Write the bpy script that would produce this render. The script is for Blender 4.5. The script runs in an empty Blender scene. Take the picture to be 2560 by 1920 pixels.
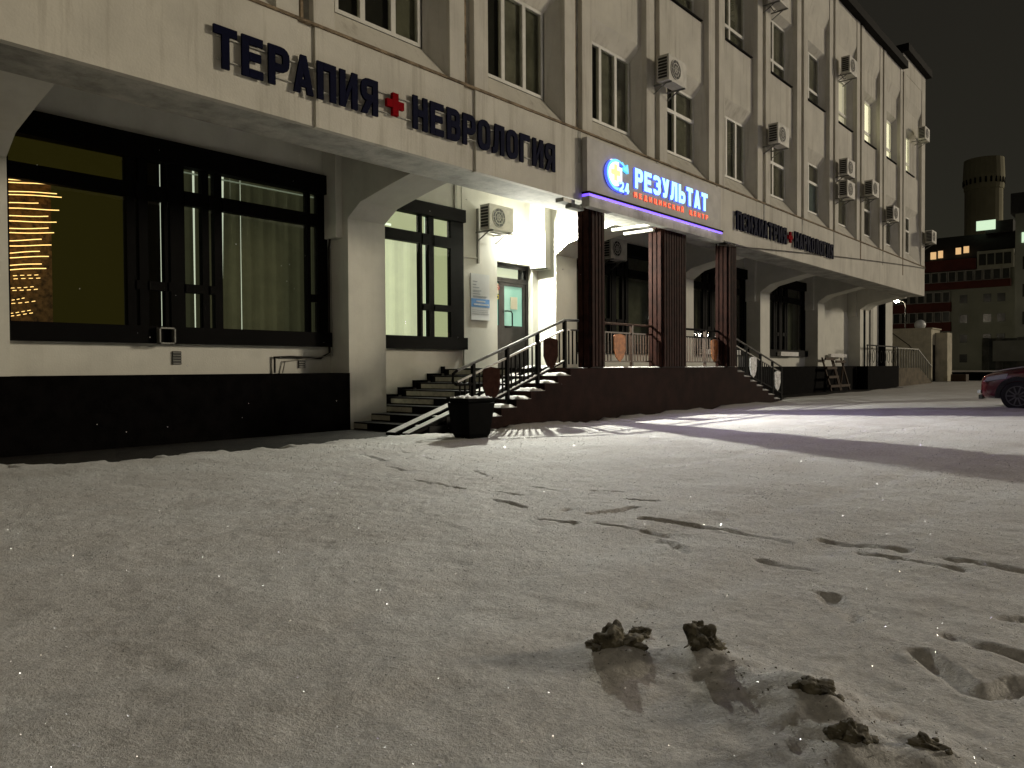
import bpy, bmesh, math, random
import numpy as np
from mathutils import Vector, Matrix, noise as mnoise
random.seed(7); rng = np.random.default_rng(7)
R = math.radians
scn = bpy.context.scene
C = scn.collection

# ------------------------------------------------------------------ camera, sky, light, exposure
EYE = 1.05
th, pt, rl = R(40.5), R(1.16), R(0.35)
fw = Vector((math.cos(th), math.sin(th), 0)); rt = Vector((math.sin(th), -math.cos(th), 0)); up = Vector((0, 0, 1))
fw2 = fw*math.cos(pt) - up*math.sin(pt); up2 = up*math.cos(pt) + fw*math.sin(pt)
rt3 = rt*math.cos(rl) - up2*math.sin(rl); up3 = up2*math.cos(rl) + rt*math.sin(rl)
cam = bpy.data.cameras.new('camera'); camo = bpy.data.objects.new('camera', cam); C.objects.link(camo)
cam.sensor_width = 36; cam.lens = 1923/2560*36; cam.clip_start = .05; cam.clip_end = 3000
m = Matrix((rt3, up3, -fw2)).transposed().to_4x4(); m.translation = Vector((0, 0, EYE))
camo.matrix_world = m; scn.camera = camo

world = bpy.data.worlds.new('World'); scn.world = world; world.use_nodes = True
wn = world.node_tree; wn.nodes.clear()
wo = wn.nodes.new('ShaderNodeOutputWorld'); bg = wn.nodes.new('ShaderNodeBackground')
tc = wn.nodes.new('ShaderNodeTexCoord'); sx = wn.nodes.new('ShaderNodeSeparateXYZ'); cr = wn.nodes.new('ShaderNodeValToRGB')
nz = wn.nodes.new('ShaderNodeTexNoise'); nz.inputs['Scale'].default_value = 2.2; nz.inputs['Detail'].default_value = 3; bg.inputs[1].default_value = 1.12
md = wn.nodes.new('ShaderNodeMath'); md.operation = 'MULTIPLY_ADD'; md.inputs[1].default_value = .34; 
wn.links.new(tc.outputs['Generated'], sx.inputs[0]); wn.links.new(tc.outputs['Generated'], nz.inputs['Vector'])
wn.links.new(nz.outputs['Fac'], md.inputs[0]); wn.links.new(sx.outputs['Z'], md.inputs[2]); wn.links.new(md.outputs[0], cr.inputs[0])
el = cr.color_ramp.elements
el[0].position = 0.14; el[0].color = (.0205, .0195, .0130, 1); el[1].position = .78; el[1].color = (.0120, .0105, .0085, 1)
e = el.new(.40); e.color = (.0165, .0155, .0115, 1)
wn.links.new(cr.outputs[0], bg.inputs[0]); bg.inputs[1].default_value = 1.15; wn.links.new(bg.outputs[0], wo.inputs[0])

# the glow of the street lighting behind the camera: low and warm, from the right
sl = bpy.data.lights.new('street_light_glow', 'SUN'); sl.energy = 1.28; sl.angle = R(7); sl.color = (1, .87, .66)
slo = bpy.data.objects.new('street_light_glow', sl); C.objects.link(slo)
slo.rotation_euler = (Vector((-.760, .650, -.185))).to_track_quat('-Z', 'Y').to_euler()

scn.view_settings.view_transform = 'Standard'; scn.view_settings.look = 'None'
scn.view_settings.exposure = 0; scn.view_settings.gamma = 1; scn.view_settings.use_curve_mapping = False
cy = scn.cycles; cy.max_bounces = 6; cy.diffuse_bounces = 3; cy.glossy_bounces = 3; cy.transparent_max_bounces = 12
cy.caustics_reflective = False; cy.caustics_refractive = False; cy.use_denoising = True
try: cy.sample_clamp_indirect = 3
except Exception: pass

# ------------------------------------------------------------------ materials
MATS = {}
def mat(name, col, rough=.8, metal=0, spec=.3, var=.12, vscale=3., grime=0, bump=0, bscale=60., emit=None, estr=0, streak=0, coat=0, tint=None):
    if name in MATS: return MATS[name]
    mt = bpy.data.materials.new(name); mt.use_nodes = True; nt = mt.node_tree; N = nt.nodes; L = nt.links
    p = N['Principled BSDF']
    p.inputs['Roughness'].default_value = rough; p.inputs['Metallic'].default_value = metal
    p.inputs['Specular IOR Level'].default_value = spec
    if coat: p.inputs['Coat Weight'].default_value = coat
    g = N.new('ShaderNodeNewGeometry')
    n1 = N.new('ShaderNodeTexNoise'); n1.inputs['Scale'].default_value = vscale; n1.inputs['Detail'].default_value = 6; n1.inputs['Roughness'].default_value = .62
    L.new(g.outputs['Position'], n1.inputs['Vector'])
    mx = N.new('ShaderNodeMix'); mx.data_type = 'RGBA'
    c2 = tint or tuple(c*(1-2.2*var) for c in col)
    mx.inputs[6].default_value = (*[min(1, c*(1+.5*var)) for c in col], 1); mx.inputs[7].default_value = (*c2, 1)
    mr = N.new('ShaderNodeMapRange'); mr.inputs[1].default_value = .38; mr.inputs[2].default_value = .68
    L.new(n1.outputs['Fac'], mr.inputs[0]); L.new(mr.outputs[0], mx.inputs[0])
    out = mx.outputs[2]
    if grime or streak:
        mp = N.new('ShaderNodeMapping'); mp.inputs['Scale'].default_value = (3.2, 3.2, .22)
        L.new(g.outputs['Position'], mp.inputs[0])
        n2 = N.new('ShaderNodeTexNoise'); n2.inputs['Scale'].default_value = 1.6; n2.inputs['Detail'].default_value = 8; n2.inputs['Roughness'].default_value = .7
        L.new(mp.outputs[0], n2.inputs['Vector'])
        m2 = N.new('ShaderNodeMapRange'); m2.inputs[1].default_value = .52; m2.inputs[2].default_value = .78; m2.inputs[4].default_value = grime
        L.new(n2.outputs['Fac'], m2.inputs[0])
        mx2 = N.new('ShaderNodeMix'); mx2.data_type = 'RGBA'; mx2.inputs[7].default_value = (col[0]*.34, col[1]*.30, col[2]*.24, 1)
        L.new(m2.outputs[0], mx2.inputs[0]); L.new(out, mx2.inputs[6]); out = mx2.outputs[2]
    L.new(out, p.inputs['Base Color'])
    if bump:
        n3 = N.new('ShaderNodeTexNoise'); n3.inputs['Scale'].default_value = bscale; n3.inputs['Detail'].default_value = 5
        L.new(g.outputs['Position'], n3.inputs['Vector'])
        b = N.new('ShaderNodeBump'); b.inputs['Strength'].default_value = bump; b.inputs['Distance'].default_value = .01
        L.new(n3.outputs['Fac'], b.inputs['Height']); L.new(b.outputs[0], p.inputs['Normal'])
    if emit:
        p.inputs['Emission Color'].default_value = (*emit, 1); p.inputs['Emission Strength'].default_value = estr
    MATS[name] = mt; return mt

def glow(name, col, s):
    if name in MATS: return MATS[name]
    mt = bpy.data.materials.new(name); mt.use_nodes = True; nt = mt.node_tree
    p = nt.nodes['Principled BSDF']; p.inputs['Base Color'].default_value = (*[min(.8, c*.6) for c in col], 1)
    p.inputs['Emission Color'].default_value = (*col, 1); p.inputs['Emission Strength'].default_value = s
    MATS[name] = mt; return mt

def glassm(name, tint=(.88, .89, .84), refl=1.0):
    if name in MATS: return MATS[name]
    mt = bpy.data.materials.new(name); mt.use_nodes = True; nt = mt.node_tree; N = nt.nodes; L = nt.links
    N.clear(); o = N.new('ShaderNodeOutputMaterial'); t = N.new('ShaderNodeBsdfTransparent'); t.inputs[0].default_value = (*tint, 1)
    gl = N.new('ShaderNodeBsdfGlossy'); gl.inputs['Roughness'].default_value = .03; gl.inputs[0].default_value = (refl, refl, refl, 1)
    fr = N.new('ShaderNodeFresnel'); fr.inputs[0].default_value = 1.5
    g = N.new('ShaderNodeNewGeometry'); n3 = N.new('ShaderNodeTexNoise'); n3.inputs['Scale'].default_value = 1.3
    L.new(g.outputs['Position'], n3.inputs['Vector']); b = N.new('ShaderNodeBump'); b.inputs['Strength'].default_value = .06; b.inputs['Distance'].default_value = .05
    L.new(n3.outputs['Fac'], b.inputs['Height']); L.new(b.outputs[0], gl.inputs['Normal'])
    mx = N.new('ShaderNodeMixShader'); bf = N.new('ShaderNodeMath'); bf.operation = 'SUBTRACT'; bf.inputs[0].default_value = 1; L.new(g.outputs['Backfacing'], bf.inputs[1]); fm = N.new('ShaderNodeMath'); fm.operation = 'MULTIPLY'; L.new(fr.outputs[0], fm.inputs[0]); L.new(bf.outputs[0], fm.inputs[1]); L.new(fm.outputs[0], mx.inputs[0]); L.new(t.outputs[0], mx.inputs[1]); L.new(gl.outputs[0], mx.inputs[2]); L.new(mx.outputs[0], o.inputs[0])
    MATS[name] = mt; return mt

M_wall = mat('painted_render', (.60, .575, .50), .85, var=.07, vscale=1.1, grime=.62, bump=.35, bscale=35)
M_wall2 = mat('painted_render_clean', (.66, .65, .58), .8, var=.05, vscale=1.7, grime=.12, bump=.25, bscale=40)
M_soff = mat('stained_concrete', (.46, .45, .40), .9, var=.2, vscale=2.3, grime=.55, bump=.5, bscale=25)
M_rust = mat('rusty_ledge', (.26, .20, .13), .9, var=.3, vscale=6, grime=.5, bump=.4)
M_plinth = mat('black_plinth_paint', (.0035, .003, .003), .9, spec=.04, var=.3, vscale=5, bump=.3)
M_black = mat('black_window_frame', (.0025, .0022, .002), .7, spec=.06, var=.2)
M_pvc = mat('white_window_plastic', (.62, .61, .55), .45, var=.08, vscale=4)
M_roof = mat('dark_roof_flashing', (.008, .007, .006), .8, spec=.1, var=.3)
M_maroon = mat('dark_maroon_render', (.020, .0085, .0065), .8, spec=.08, var=.25, vscale=2.5, grime=.3, bump=.4, bscale=30)
M_slat = mat('dark_brown_metal_slat', (.025, .0095, .007), .6, spec=.05, var=.25, vscale=7, bump=.1)
M_slatb = mat('pillar_core_black', (.012, .008, .007), .6, spec=.2, var=.2)
M_rail = mat('dark_steel_rail', (.003, .0025, .0022), .6, spec=.06, var=.2, bump=.1)
M_railc = mat('copper_painted_rail', (.045, .020, .010), .45, spec=.4, var=.2, vscale=9)
M_hand = mat('bare_steel_handrail', (.17, .165, .155), .35, metal=.6, var=.15, vscale=9)
M_plaq = mat('orange_plaque_paint', (.42, .15, .045), .55, var=.22, vscale=12, bump=.15)
M_plaqd = mat('brown_plaque_paint', (.030, .011, .007), .8, spec=.04, var=.22, vscale=12, bump=.15)
M_plaqw = mat('lit_plaque_white', (.78, .78, .78), .7, var=.25, vscale=14, bump=.2)  # light falling on the right-hand plaques is put into this white colour
M_step = mat('dark_step_tile', (.006, .0055, .005), .5, spec=.12, var=.3, vscale=8, bump=.15)
M_stepl = mat('light_step_tile', (.46, .44, .35), .55, var=.15, vscale=8, bump=.15)
M_asph = mat('wet_asphalt', (.030, .027, .023), .55, spec=.35, var=.35, vscale=4, bump=.8, bscale=70)
M_navy = mat('navy_sign_letter', (.002, .003, .018), .7, spec=.06, var=.1)
M_red = mat('red_cross_paint', (.24, .004, .008), .8, spec=.03, var=.1)
M_acw = mat('ac_casing', (.52, .50, .44), .5, var=.12, vscale=5)
M_acd = mat('ac_dark_grille', (.02, .02, .018), .6, var=.2)
M_duct = mat('white_duct', (.62, .61, .54), .5, var=.07)
M_ductd = mat('grey_duct_side', (.32, .31, .27), .6, var=.1)
M_cable = mat('black_cable', (.02, .017, .014), .6)
M_door = mat('dark_door_aluminium', (.012, .010, .009), .5, spec=.2, var=.25, vscale=6)
M_paper = mat('notice_paper', (.72, .68, .52), .8, var=.03)
M_plate = mat('info_plate', (.68, .70, .70), .4, spec=.4, var=.03)
M_blue = mat('info_plate_blue', (.13, .28, .55), .4, var=.05)
M_ink = mat('printed_ink', (.10, .13, .25), .6)
M_inkl = mat('pale_printed_ink', (.35, .38, .42), .6)
M_yel = mat('yellow_sticker', (.75, .62, .06), .5)
M_redp = mat('red_print', (.6, .05, .05), .5)
M_pot = mat('black_planter_plastic', (.002, .002, .002), .7, spec=.05, var=.25, vscale=6, bump=.2)
M_soil = mat('planter_soil', (.08, .06, .045), .95, var=.4, vscale=20, bump=.8)
M_dirt = mat('dirty_frozen_slush', (.15, .135, .095), .9, var=.3, vscale=30, tint=(.018, .015, .010), bump=1.0, bscale=55)
def dust(mt):   # a dusting of fresh snow on the upward faces
    nt = mt.node_tree; N = nt.nodes; L = nt.links; p = N['Principled BSDF']; src = p.inputs['Base Color'].links[0].from_socket
    g = N.new('ShaderNodeNewGeometry'); sp_ = N.new('ShaderNodeSeparateXYZ'); L.new(g.outputs['Normal'], sp_.inputs[0])
    n = N.new('ShaderNodeTexNoise'); n.inputs['Scale'].default_value = 40; n.inputs['Detail'].default_value = 4; L.new(g.outputs['Position'], n.inputs['Vector'])
    a = N.new('ShaderNodeMath'); a.operation = 'ADD'; L.new(sp_.outputs['Z'], a.inputs[0]); L.new(n.outputs['Fac'], a.inputs[1])
    m_ = N.new('ShaderNodeMapRange'); m_.inputs[1].default_value = .95; m_.inputs[2].default_value = 1.35; m_.inputs[4].default_value = .30; L.new(a.outputs[0], m_.inputs[0])
    x_ = N.new('ShaderNodeMix'); x_.data_type = 'RGBA'; x_.inputs[7].default_value = (.70, .68, .63, 1); L.new(m_.outputs[0], x_.inputs[0]); L.new(src, x_.inputs[6]); L.new(x_.outputs[2], p.inputs['Base Color'])
dust(M_dirt)
M_wood = mat('weathered_orange_wood', (.055, .030, .014), .8, var=.25, vscale=12, bump=.3)
M_galv = mat('grey_metal', (.22, .22, .20), .5, metal=.5, var=.2)
M_shed = mat('shed_render', (.52, .48, .37), .9, var=.14, vscale=1.6, grime=.35, bump=.4)
M_apt = mat('far_grey_render', (.24, .25, .20), .9, var=.1, vscale=.3)
M_aptl = mat('far_light_panel', (.30, .30, .24), .9, var=.1, vscale=.5)
M_aptr = mat('far_red_brick', (.085, .022, .014), .9, var=.15, vscale=.6)
M_aptroof = mat('far_dark_roof', (.035, .035, .033), .9)
M_aptfr = mat('far_window_frame', (.30, .29, .26), .7)
M_aptgl = mat('far_window_glass', (.025, .027, .022), .25, spec=.4)
M_tower = mat('far_tower_concrete', (.32, .30, .20), .9, var=.15, vscale=.1)
M_car = mat('dark_red_car_paint', (.075, .004, .011), .25, spec=.5, var=.05, coat=.8)
M_tyre = mat('tyre_rubber', (.015, .015, .015), .8, var=.2)
M_rim = mat('alloy_rim', (.12, .12, .12), .45, metal=.9)
M_carg = mat('car_glass', (.012, .014, .015), .06, spec=.6)
M_plast = mat('black_car_plastic', (.015, .015, .015), .6)
M_hl = mat('headlamp_lens', (.35, .36, .38), .1, spec=.8)
M_curt = mat('grey_curtain', (.20, .19, .165), .9, var=.25, vscale=1.5)
M_curt2 = mat('dark_room', (.014, .013, .011), .9, var=.2)
M_curt3 = mat('blue_grey_blind', (.10, .15, .19), .8, var=.12, vscale=2)
M_curtg = mat('green_grey_curtain', (.15, .145, .115), .9, var=.25, vscale=1.2)
M_glass = glassm('window_glass')
M_glassd = glassm('dark_window_glass', (.8, .82, .78))
M_blinds_d = [mat('dim_vertical_blind_%d' % k, (.13, .13, .09), .8, var=.1, emit=(.0215*f_, .022*f_, .012*f_), estr=1.0) for k, f_ in enumerate((.8, 1.0, 1.3, .65))]  # room light put into the slats as emission
M_blinds_l = [mat('lit_vertical_blind_%d' % k, (.45, .48, .33), .8, var=.08, emit=(.60*f_, .63*f_, .45*f_), estr=1.0) for k, f_ in enumerate((.9, 1.0, 1.12, .95))]  # bright window: the slats themselves emit the light of the room
M_room_ol = glow('dim_olive_room', (.0175, .0145, .0022), 1.0)  # room light put into the back wall as emission
M_room_gr = glow('bright_green_room', (.62, .74, .60), 1.15)
M_blind_d = mat('dim_vertical_blind', (.30, .31, .20), .8, var=.1, emit=(.030, .033, .011), estr=1.0)
M_blind_l = mat('lit_vertical_blind', (.45, .48, .33), .8, var=.08, emit=(.30, .36, .19), estr=1.0)
M_curt_lit = glow('lit_curtain', (1.0, .92, .68), 1.5)
M_curt_lit2 = glow('dim_lit_curtain', (1.0, .90, .70), .50)
M_light_line = glow('light_gap', (.55, .62, .5), 1.0)
M_led = glow('purple_led', (.17, .08, 1.0), 1.9)
M_cyan = glow('cyan_letter_face', (.30, .72, 1.0), 1.7)
M_cyan2 = glow('cyan_logo_face', (.10, .55, 1.0), 1.4)
M_blue_e = glow('blue_letter_side', (.05, .08, 1.0), 2.2)
M_white_e = glow('white_logo_glow', (1.0, .95, 1.0), 1.6)
M_yel_e = glow('yellow_cross_face', (1.0, .80, .22), 1.3)
M_red_e = glow('red_letter_face', (1.0, .16, .05), 1.15)
M_red_s = glow('red_letter_side', (1.0, .03, .02), .9)
M_garl = glow('warm_garland', (1.0, .62, .22), 2.6)
M_brick = mat('brown_shelf', (.16, .09, .035), .8, var=.4, vscale=15)
M_lampg = glow('flood_lamp_lens', (1, 1, .9), 12)
M_farlit = glow('far_lit_window', (.72, .95, .66), .9)
M_farwarm = glow('far_warm_window', (1.0, .62, .28), .72)
M_teal = glow('teal_door_glass', (.26, .52, .42), .42)
M_teal2 = glow('teal_side_glass', (.12, .42, .36), .40)
M_fanl = glow('fanlight_glass', (.60, .66, .48), .75)
M_flake = mat('snowflake', (.85, .85, .85), .6, var=.02)

def snow_mat(name, base=.66, speck=True):
    mt = bpy.data.materials.new(name); mt.use_nodes = True; nt = mt.node_tree; N = nt.nodes; L = nt.links
    p = N['Principled BSDF']; p.inputs['Roughness'].default_value = .75; p.inputs['Specular IOR Level'].default_value = .35
    g = N.new('ShaderNodeNewGeometry')
    def noi(s, d=4, r=.6):
        n = N.new('ShaderNodeTexNoise'); n.inputs['Scale'].default_value = s; n.inputs['Detail'].default_value = d; n.inputs['Roughness'].default_value = r
        L.new(g.outputs['Position'], n.inputs['Vector']); return n.outputs['Fac']
    a = noi(1.1, 6, .65); b = noi(38, 5, .75)
    mr = N.new('ShaderNodeMapRange'); mr.inputs[1].default_value = .35; mr.inputs[2].default_value = .7; L.new(a, mr.inputs[0])
    m1 = N.new('ShaderNodeMix'); m1.data_type = 'RGBA'; m1.inputs[6].default_value = (base*1.05, base*1.04, base*1.02, 1); m1.inputs[7].default_value = (base*.86, base*.82, base*.78, 1)
    L.new(mr.outputs[0], m1.inputs[0])
    mr2 = N.new('ShaderNodeMapRange'); mr2.inputs[1].default_value = .3; mr2.inputs[2].default_value = .7; mr2.inputs[3].default_value = .72; mr2.inputs[4].default_value = 1.2; L.new(b, mr2.inputs[0])
    m2 = N.new('ShaderNodeMix'); m2.data_type = 'RGBA'; m2.blend_type = 'MULTIPLY'; m2.inputs[0].default_value = 1
    L.new(m1.outputs[2], m2.inputs[6]); L.new(mr2.outputs[0], m2.inputs[7]); out = m2.outputs[2]
    if speck:   # glints of ice grains painted into the colour as white specks
        v = N.new('ShaderNodeTexVoronoi'); v.inputs['Scale'].default_value = 95; L.new(g.outputs['Position'], v.inputs['Vector'])
        s1 = N.new('ShaderNodeSeparateColor'); L.new(v.outputs['Color'], s1.inputs[0])
        gt = N.new('ShaderNodeMath'); gt.operation = 'GREATER_THAN'; gt.inputs[1].default_value = .988; L.new(s1.outputs[0], gt.inputs[0])
        lt = N.new('ShaderNodeMath'); lt.operation = 'LESS_THAN'; lt.inputs[1].default_value = .36; L.new(v.outputs['Distance'], lt.inputs[0])
        mu = N.new('ShaderNodeMath'); mu.operation = 'MULTIPLY'; L.new(gt.outputs[0], mu.inputs[0]); L.new(lt.outputs[0], mu.inputs[1])
        m3 = N.new('ShaderNodeMix'); m3.data_type = 'RGBA'; m3.inputs[7].default_value = (.98, .98, .98, 1)
        L.new(mu.outputs[0], m3.inputs[0]); L.new(out, m3.inputs[6]); out = m3.outputs[2]
    L.new(out, p.inputs['Base Color'])
    h1 = noi(9, 6, .7); h2 = noi(70, 4, .8)
    ad = N.new('ShaderNodeMath'); ad.operation = 'MULTIPLY_ADD'; ad.inputs[1].default_value = .55; L.new(h2, ad.inputs[0]); L.new(h1, ad.inputs[2])
    bp = N.new('ShaderNodeBump'); bp.inputs['Strength'].default_value = .9; bp.inputs['Distance'].default_value = .022
    L.new(ad.outputs[0], bp.inputs['Height']); L.new(bp.outputs[0], p.inputs['Normal'])
    MATS[name] = mt; return mt
M_snow = snow_mat('snow_cover', .80); M_cap = snow_mat('snow_cap', .80, False)

# ------------------------------------------------------------------ mesh helpers
class MB:
    def __init__(s): s.v = []; s.f = []; s.m = []
    def add(s, vs, fs, mi=0):
        o = len(s.v); s.v += [tuple(q) for q in vs]; s.f += [tuple(i+o for i in f) for f in fs]; s.m += [mi]*len(fs); return s
    def box(s, x0, x1, y0, y1, z0, z1, mi=0):
        return s.add([(x0,y0,z0),(x1,y0,z0),(x1,y1,z0),(x0,y1,z0),(x0,y0,z1),(x1,y0,z1),(x1,y1,z1),(x0,y1,z1)],
                     [(0,3,2,1),(4,5,6,7),(0,1,5,4),(1,2,6,5),(2,3,7,6),(3,0,4,7)], mi)
    def prism(s, poly, a0, a1, axis='x', mi=0):
        n = len(poly)
        def P(u, w, a): return (a, u, w) if axis == 'x' else ((u, a, w) if axis == 'y' else (u, w, a))
        vs = [P(u, w, a0) for u, w in poly] + [P(u, w, a1) for u, w in poly]
        fs = [tuple(range(n))[::-1], tuple(range(n, 2*n))] + [(i, (i+1) % n, n+(i+1) % n, n+i) for i in range(n)]
        return s.add(vs, fs, mi)
    def bar(s, p, q, w, h=None, mi=0):
        h = h or w; p = Vector(p); q = Vector(q); d = (q-p).normalized()
        ref = Vector((0, 0, 1)) if abs(d.z) < .95 else Vector((0, 1, 0))
        a = d.cross(ref).normalized()*w/2; b = a.cross(d).normalized()*h/2
        vs = [p-a-b, p+a-b, p+a+b, p-a+b, q-a-b, q+a-b, q+a+b, q-a+b]
        return s.add(vs, [(0,3,2,1),(4,5,6,7),(0,1,5,4),(1,2,6,5),(2,3,7,6),(3,0,4,7)], mi)
    def tube(s, pts, r, n=8, mi=0):
        pts = [Vector(p) for p in pts]; o = []; vs = []; fs = []
        for i, p in enumerate(pts):
            d = ((pts[i+1] if i < len(pts)-1 else p) - (pts[i-1] if i else p)).normalized()
            ref = Vector((0, 0, 1)) if abs(d.z) < .9 else Vector((0, 1, 0))
            a = d.cross(ref).normalized(); b = a.cross(d).normalized(); rr = r[i] if isinstance(r, (list, tuple)) else r
            vs += [p + (a*math.cos(t*2*math.pi/n) + b*math.sin(t*2*math.pi/n))*rr for t in range(n)]
        for i in range(len(pts)-1):
            for k in range(n): fs.append((i*n+k, i*n+(k+1) % n, (i+1)*n+(k+1) % n, (i+1)*n+k))
        fs += [tuple(range(n))[::-1], tuple(range((len(pts)-1)*n, len(pts)*n))]
        return s.add(vs, fs, mi)
    def disc(s, c, r, axis='y', n=20, t=.02, mi=0):
        d = {'x': Vector((1,0,0)), 'y': Vector((0,1,0)), 'z': Vector((0,0,1))}[axis]; c = Vector(c)
        return s.tube([c-d*t/2, c+d*t/2], r, n, mi)
    def build(s, name, mt, parent=None, smooth=False, bevel=0):
        me = bpy.data.meshes.new(name); me.from_pydata(s.v, [], s.f)
        for q in (mt if isinstance(mt, (list, tuple)) else [mt]): me.materials.append(q)
        if any(s.m): me.polygons.foreach_set('material_index', s.m)
        bm = bmesh.new(); bm.from_mesh(me); bmesh.ops.recalc_face_normals(bm, faces=bm.faces)
        if bevel: bmesh.ops.bevel(bm, geom=bm.edges[:], offset=bevel, segments=2, affect='EDGES', profile=.6, clamp_overlap=True)
        bm.to_mesh(me); bm.free()
        if smooth: me.polygons.foreach_set('use_smooth', [True]*len(me.polygons))
        o = bpy.data.objects.new(name, me); C.objects.link(o)
        if parent is not None: o.parent = parent; 
        return o
def tag(o, label=None, cat=None, group=None, kind=None):
    if label: o['label'] = label
    if cat: o['category'] = cat
    if group: o['group'] = group
    if kind: o['kind'] = kind
    return o
def thing(name, label, cat, loc=(0, 0, 0), group=None):
    o = bpy.data.objects.new(name, None); C.objects.link(o); o.location = loc; o.empty_display_size = .1
    bpy.context.view_layer.update() if False else None
    return tag(o, label, cat, group)
def BX(*a): return MB().box(*a)

# ------------------------------------------------------------------ ground: asphalt and the snow sheet on it
g = MB(); g.add([(-600,-600,0),(900,-600,0),(900,900,0),(-600,900,0)], [(0,1,2,3)])
tag(g.build('ground', M_asph), kind='structure')

def lattice(seed, n=256):
    return np.random.default_rng(seed).random((n, n))
def vnoise(X, Y, s, seed):
    Lt = lattice(seed); x = X*s; y = Y*s; xi = np.floor(x).astype(int); yi = np.floor(y).astype(int); fx = x-xi; fy = y-yi
    fx = fx*fx*(3-2*fx); fy = fy*fy*(3-2*fy); n = Lt.shape[0]
    a = Lt[xi % n, yi % n]; b = Lt[(xi+1) % n, yi % n]; c = Lt[xi % n, (yi+1) % n]; d = Lt[(xi+1) % n, (yi+1) % n]
    return (a*(1-fx)+b*fx)*(1-fy) + (c*(1-fx)+d*fx)*fy
def fbm(X, Y, s, seed, o=4):
    r = 0; a = 1; t = 0
    for k in range(o): r = r + a*vnoise(X+17.3*k, Y-9.1*k, s*2**k, seed+k); t += a; a *= .5
    return r/t
def edge_y(X):                       # where the snow stops under the overhang
    base = np.interp(X, [-30, 1, 2.7, 4.3, 5.5, 7.3, 8.2, 8.6, 23, 24, 40, 60, 90], [9.6, 9.6, 9.5, 9.0, 8.85, 9.1, 8.95, 8.6, 8.7, 9.6, 9.8, 13, 60])
    return base
TR = [(5.716,7.226,5.446,6.487,.03),(5.169,6.086,5.114,5.81,.02),(4.727,5.182,4.664,4.904,.02),(4.715,4.928,4.643,4.516,.03),(5.506,5.195,5.337,4.886,.02),(4.752,4.378,4.728,3.952,.03),(4.438,3.968,4.342,3.608,.04),(5.138,4.216,5.053,3.802,.025),(4.074,3.243,4.095,2.968,.05),(4.429,3.291,4.765,3.358,.04),(5.237,3.607,5.359,3.415,.02),(5.049,3.197,5.125,2.937,.03),(4.417,3.081,4.822,2.916,.04),(4.19,2.85,4.163,2.322,.04),(4.487,2.677,4.517,2.097,.06),(4.497,2.057,4.412,1.677,.05),(4.014,2.285,3.992,2.197,.05),(3.938,2.152,3.835,2.03,.05),(3.932,1.618,3.887,1.349,.05),(4.594,1.528,4.61,1.109,.06),(4.411,1.269,4.382,1.065,.05),(4.352,1.025,4.34,.78,.045),(4.534,.847,4.471,.497,.06),(3.502,1.194,3.483,1.108,.04),(3.443,1.125,3.205,.948,.08),(3.588,.482,3.64,.358,.09),(3.21,.598,3.116,.267,.1),(2.959,.651,2.732,.445,.07),(2.732,.445,2.931,.287,.07),
      (6.2,7.0,6.05,6.8,.03),(5.95,6.35,5.8,6.15,.03)]
def snow_h(X, Y):
    h = .045 + .05*(fbm(X, Y, .35, 3) - .5) + .028*(fbm(X, Y, 1.6, 11) - .5) + .012*(fbm(X, Y, 7, 21) - .5)
    fine = np.clip(1 - np.hypot(X-4, Y-3)/14, 0, 1)
    h += fine*.008*(fbm(X, Y, 22, 31, 2) - .5)
    # shallow wind ripples and old wheel ruts
    rut = X*.12 + Y + .35*(fbm(X, Y, .5, 51)-.5)
    for c in (2.75, 1.95, 4.9, 6.4): h -= .016*np.exp(-((rut-c)/.13)**2)*(.4+.6*vnoise(X, Y, .7, 61))
    for (x0, y0, x1, y1, w) in TR:
        dx, dy = x1-x0, y1-y0; L2 = dx*dx+dy*dy; t = np.clip(((X-x0)*dx+(Y-y0)*dy)/L2, 0, 1)
        wob = .034*(vnoise(X, Y, 13, 71)-.5)+.016*(vnoise(X, Y, 37, 72)-.5)
        d = np.hypot(X-x0-t*dx+wob, Y-y0-t*dy+wob); ww = min(max(w, .03), .06)*.62
        h += -.030*np.exp(-(d/ww)**4)*np.clip(2.4*vnoise(X, Y, 9, 81)-.30, .12, 1.1) + .006*np.exp(-((d-1.5*ww)/(.45*ww))**2)*vnoise(X, Y, 12, 82)
    for (mx_, my_, ms_, mh_) in ((2.27,1.46,.11,.045),(2.44,1.20,.10,.04),(2.30,.80,.14,.055),(2.10,.63,.12,.035),(2.20,.47,.11,.025),(2.38,.95,.16,.02)):
        dd = np.hypot(X-mx_, Y-my_); h += mh_*np.exp(-(dd/ms_)**2)*(.6+.8*vnoise(X, Y, 11, 101)) + .010*np.exp(-(dd/(2.2*ms_))**2)*(vnoise(X, Y, 26, 103)-.5)
    h += fine*.016*(np.abs(fbm(X, Y*1.0, 3.2, 111)-.5)*2)*(fbm(X, Y, .6, 113))
    # drift against the porch wall
    dr = np.exp(-np.clip(8.42-Y, 0, 9)/.22)*((X > 9.2) & (X < 22.3))
    h += .05*dr*(.6+.8*fbm(X, Y, 2.2, 91))
    h = np.maximum(h, .008)
    e = edge_y(X) + .8*(fbm(X, Y, 1.1, 41)-.5) + .7*(fbm(X, Y, 6, 43)-.5)
    k = np.clip((e - Y)/.25, -1, 1)
    return np.where(k < 1, h*np.clip(k, 0, 1) - .02*(k < .12), h)
def spaced(lo, a, b, hi, fine, grow=1.09):
    mid = list(np.arange(a, b, fine)); L = []; x = a; s = fine
    while x > lo: s *= grow; x -= s; L.append(x)
    Rr = []; x = mid[-1]; s = fine
    while x < hi: s *= grow; x += s; Rr.append(x)
    return np.array(L[::-1]+mid+Rr)
xs = spaced(-350, 1.2, 7.2, 800, .022, 1.035); ys = spaced(-500, -.2, 5.2, 800, .022, 1.035)
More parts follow.
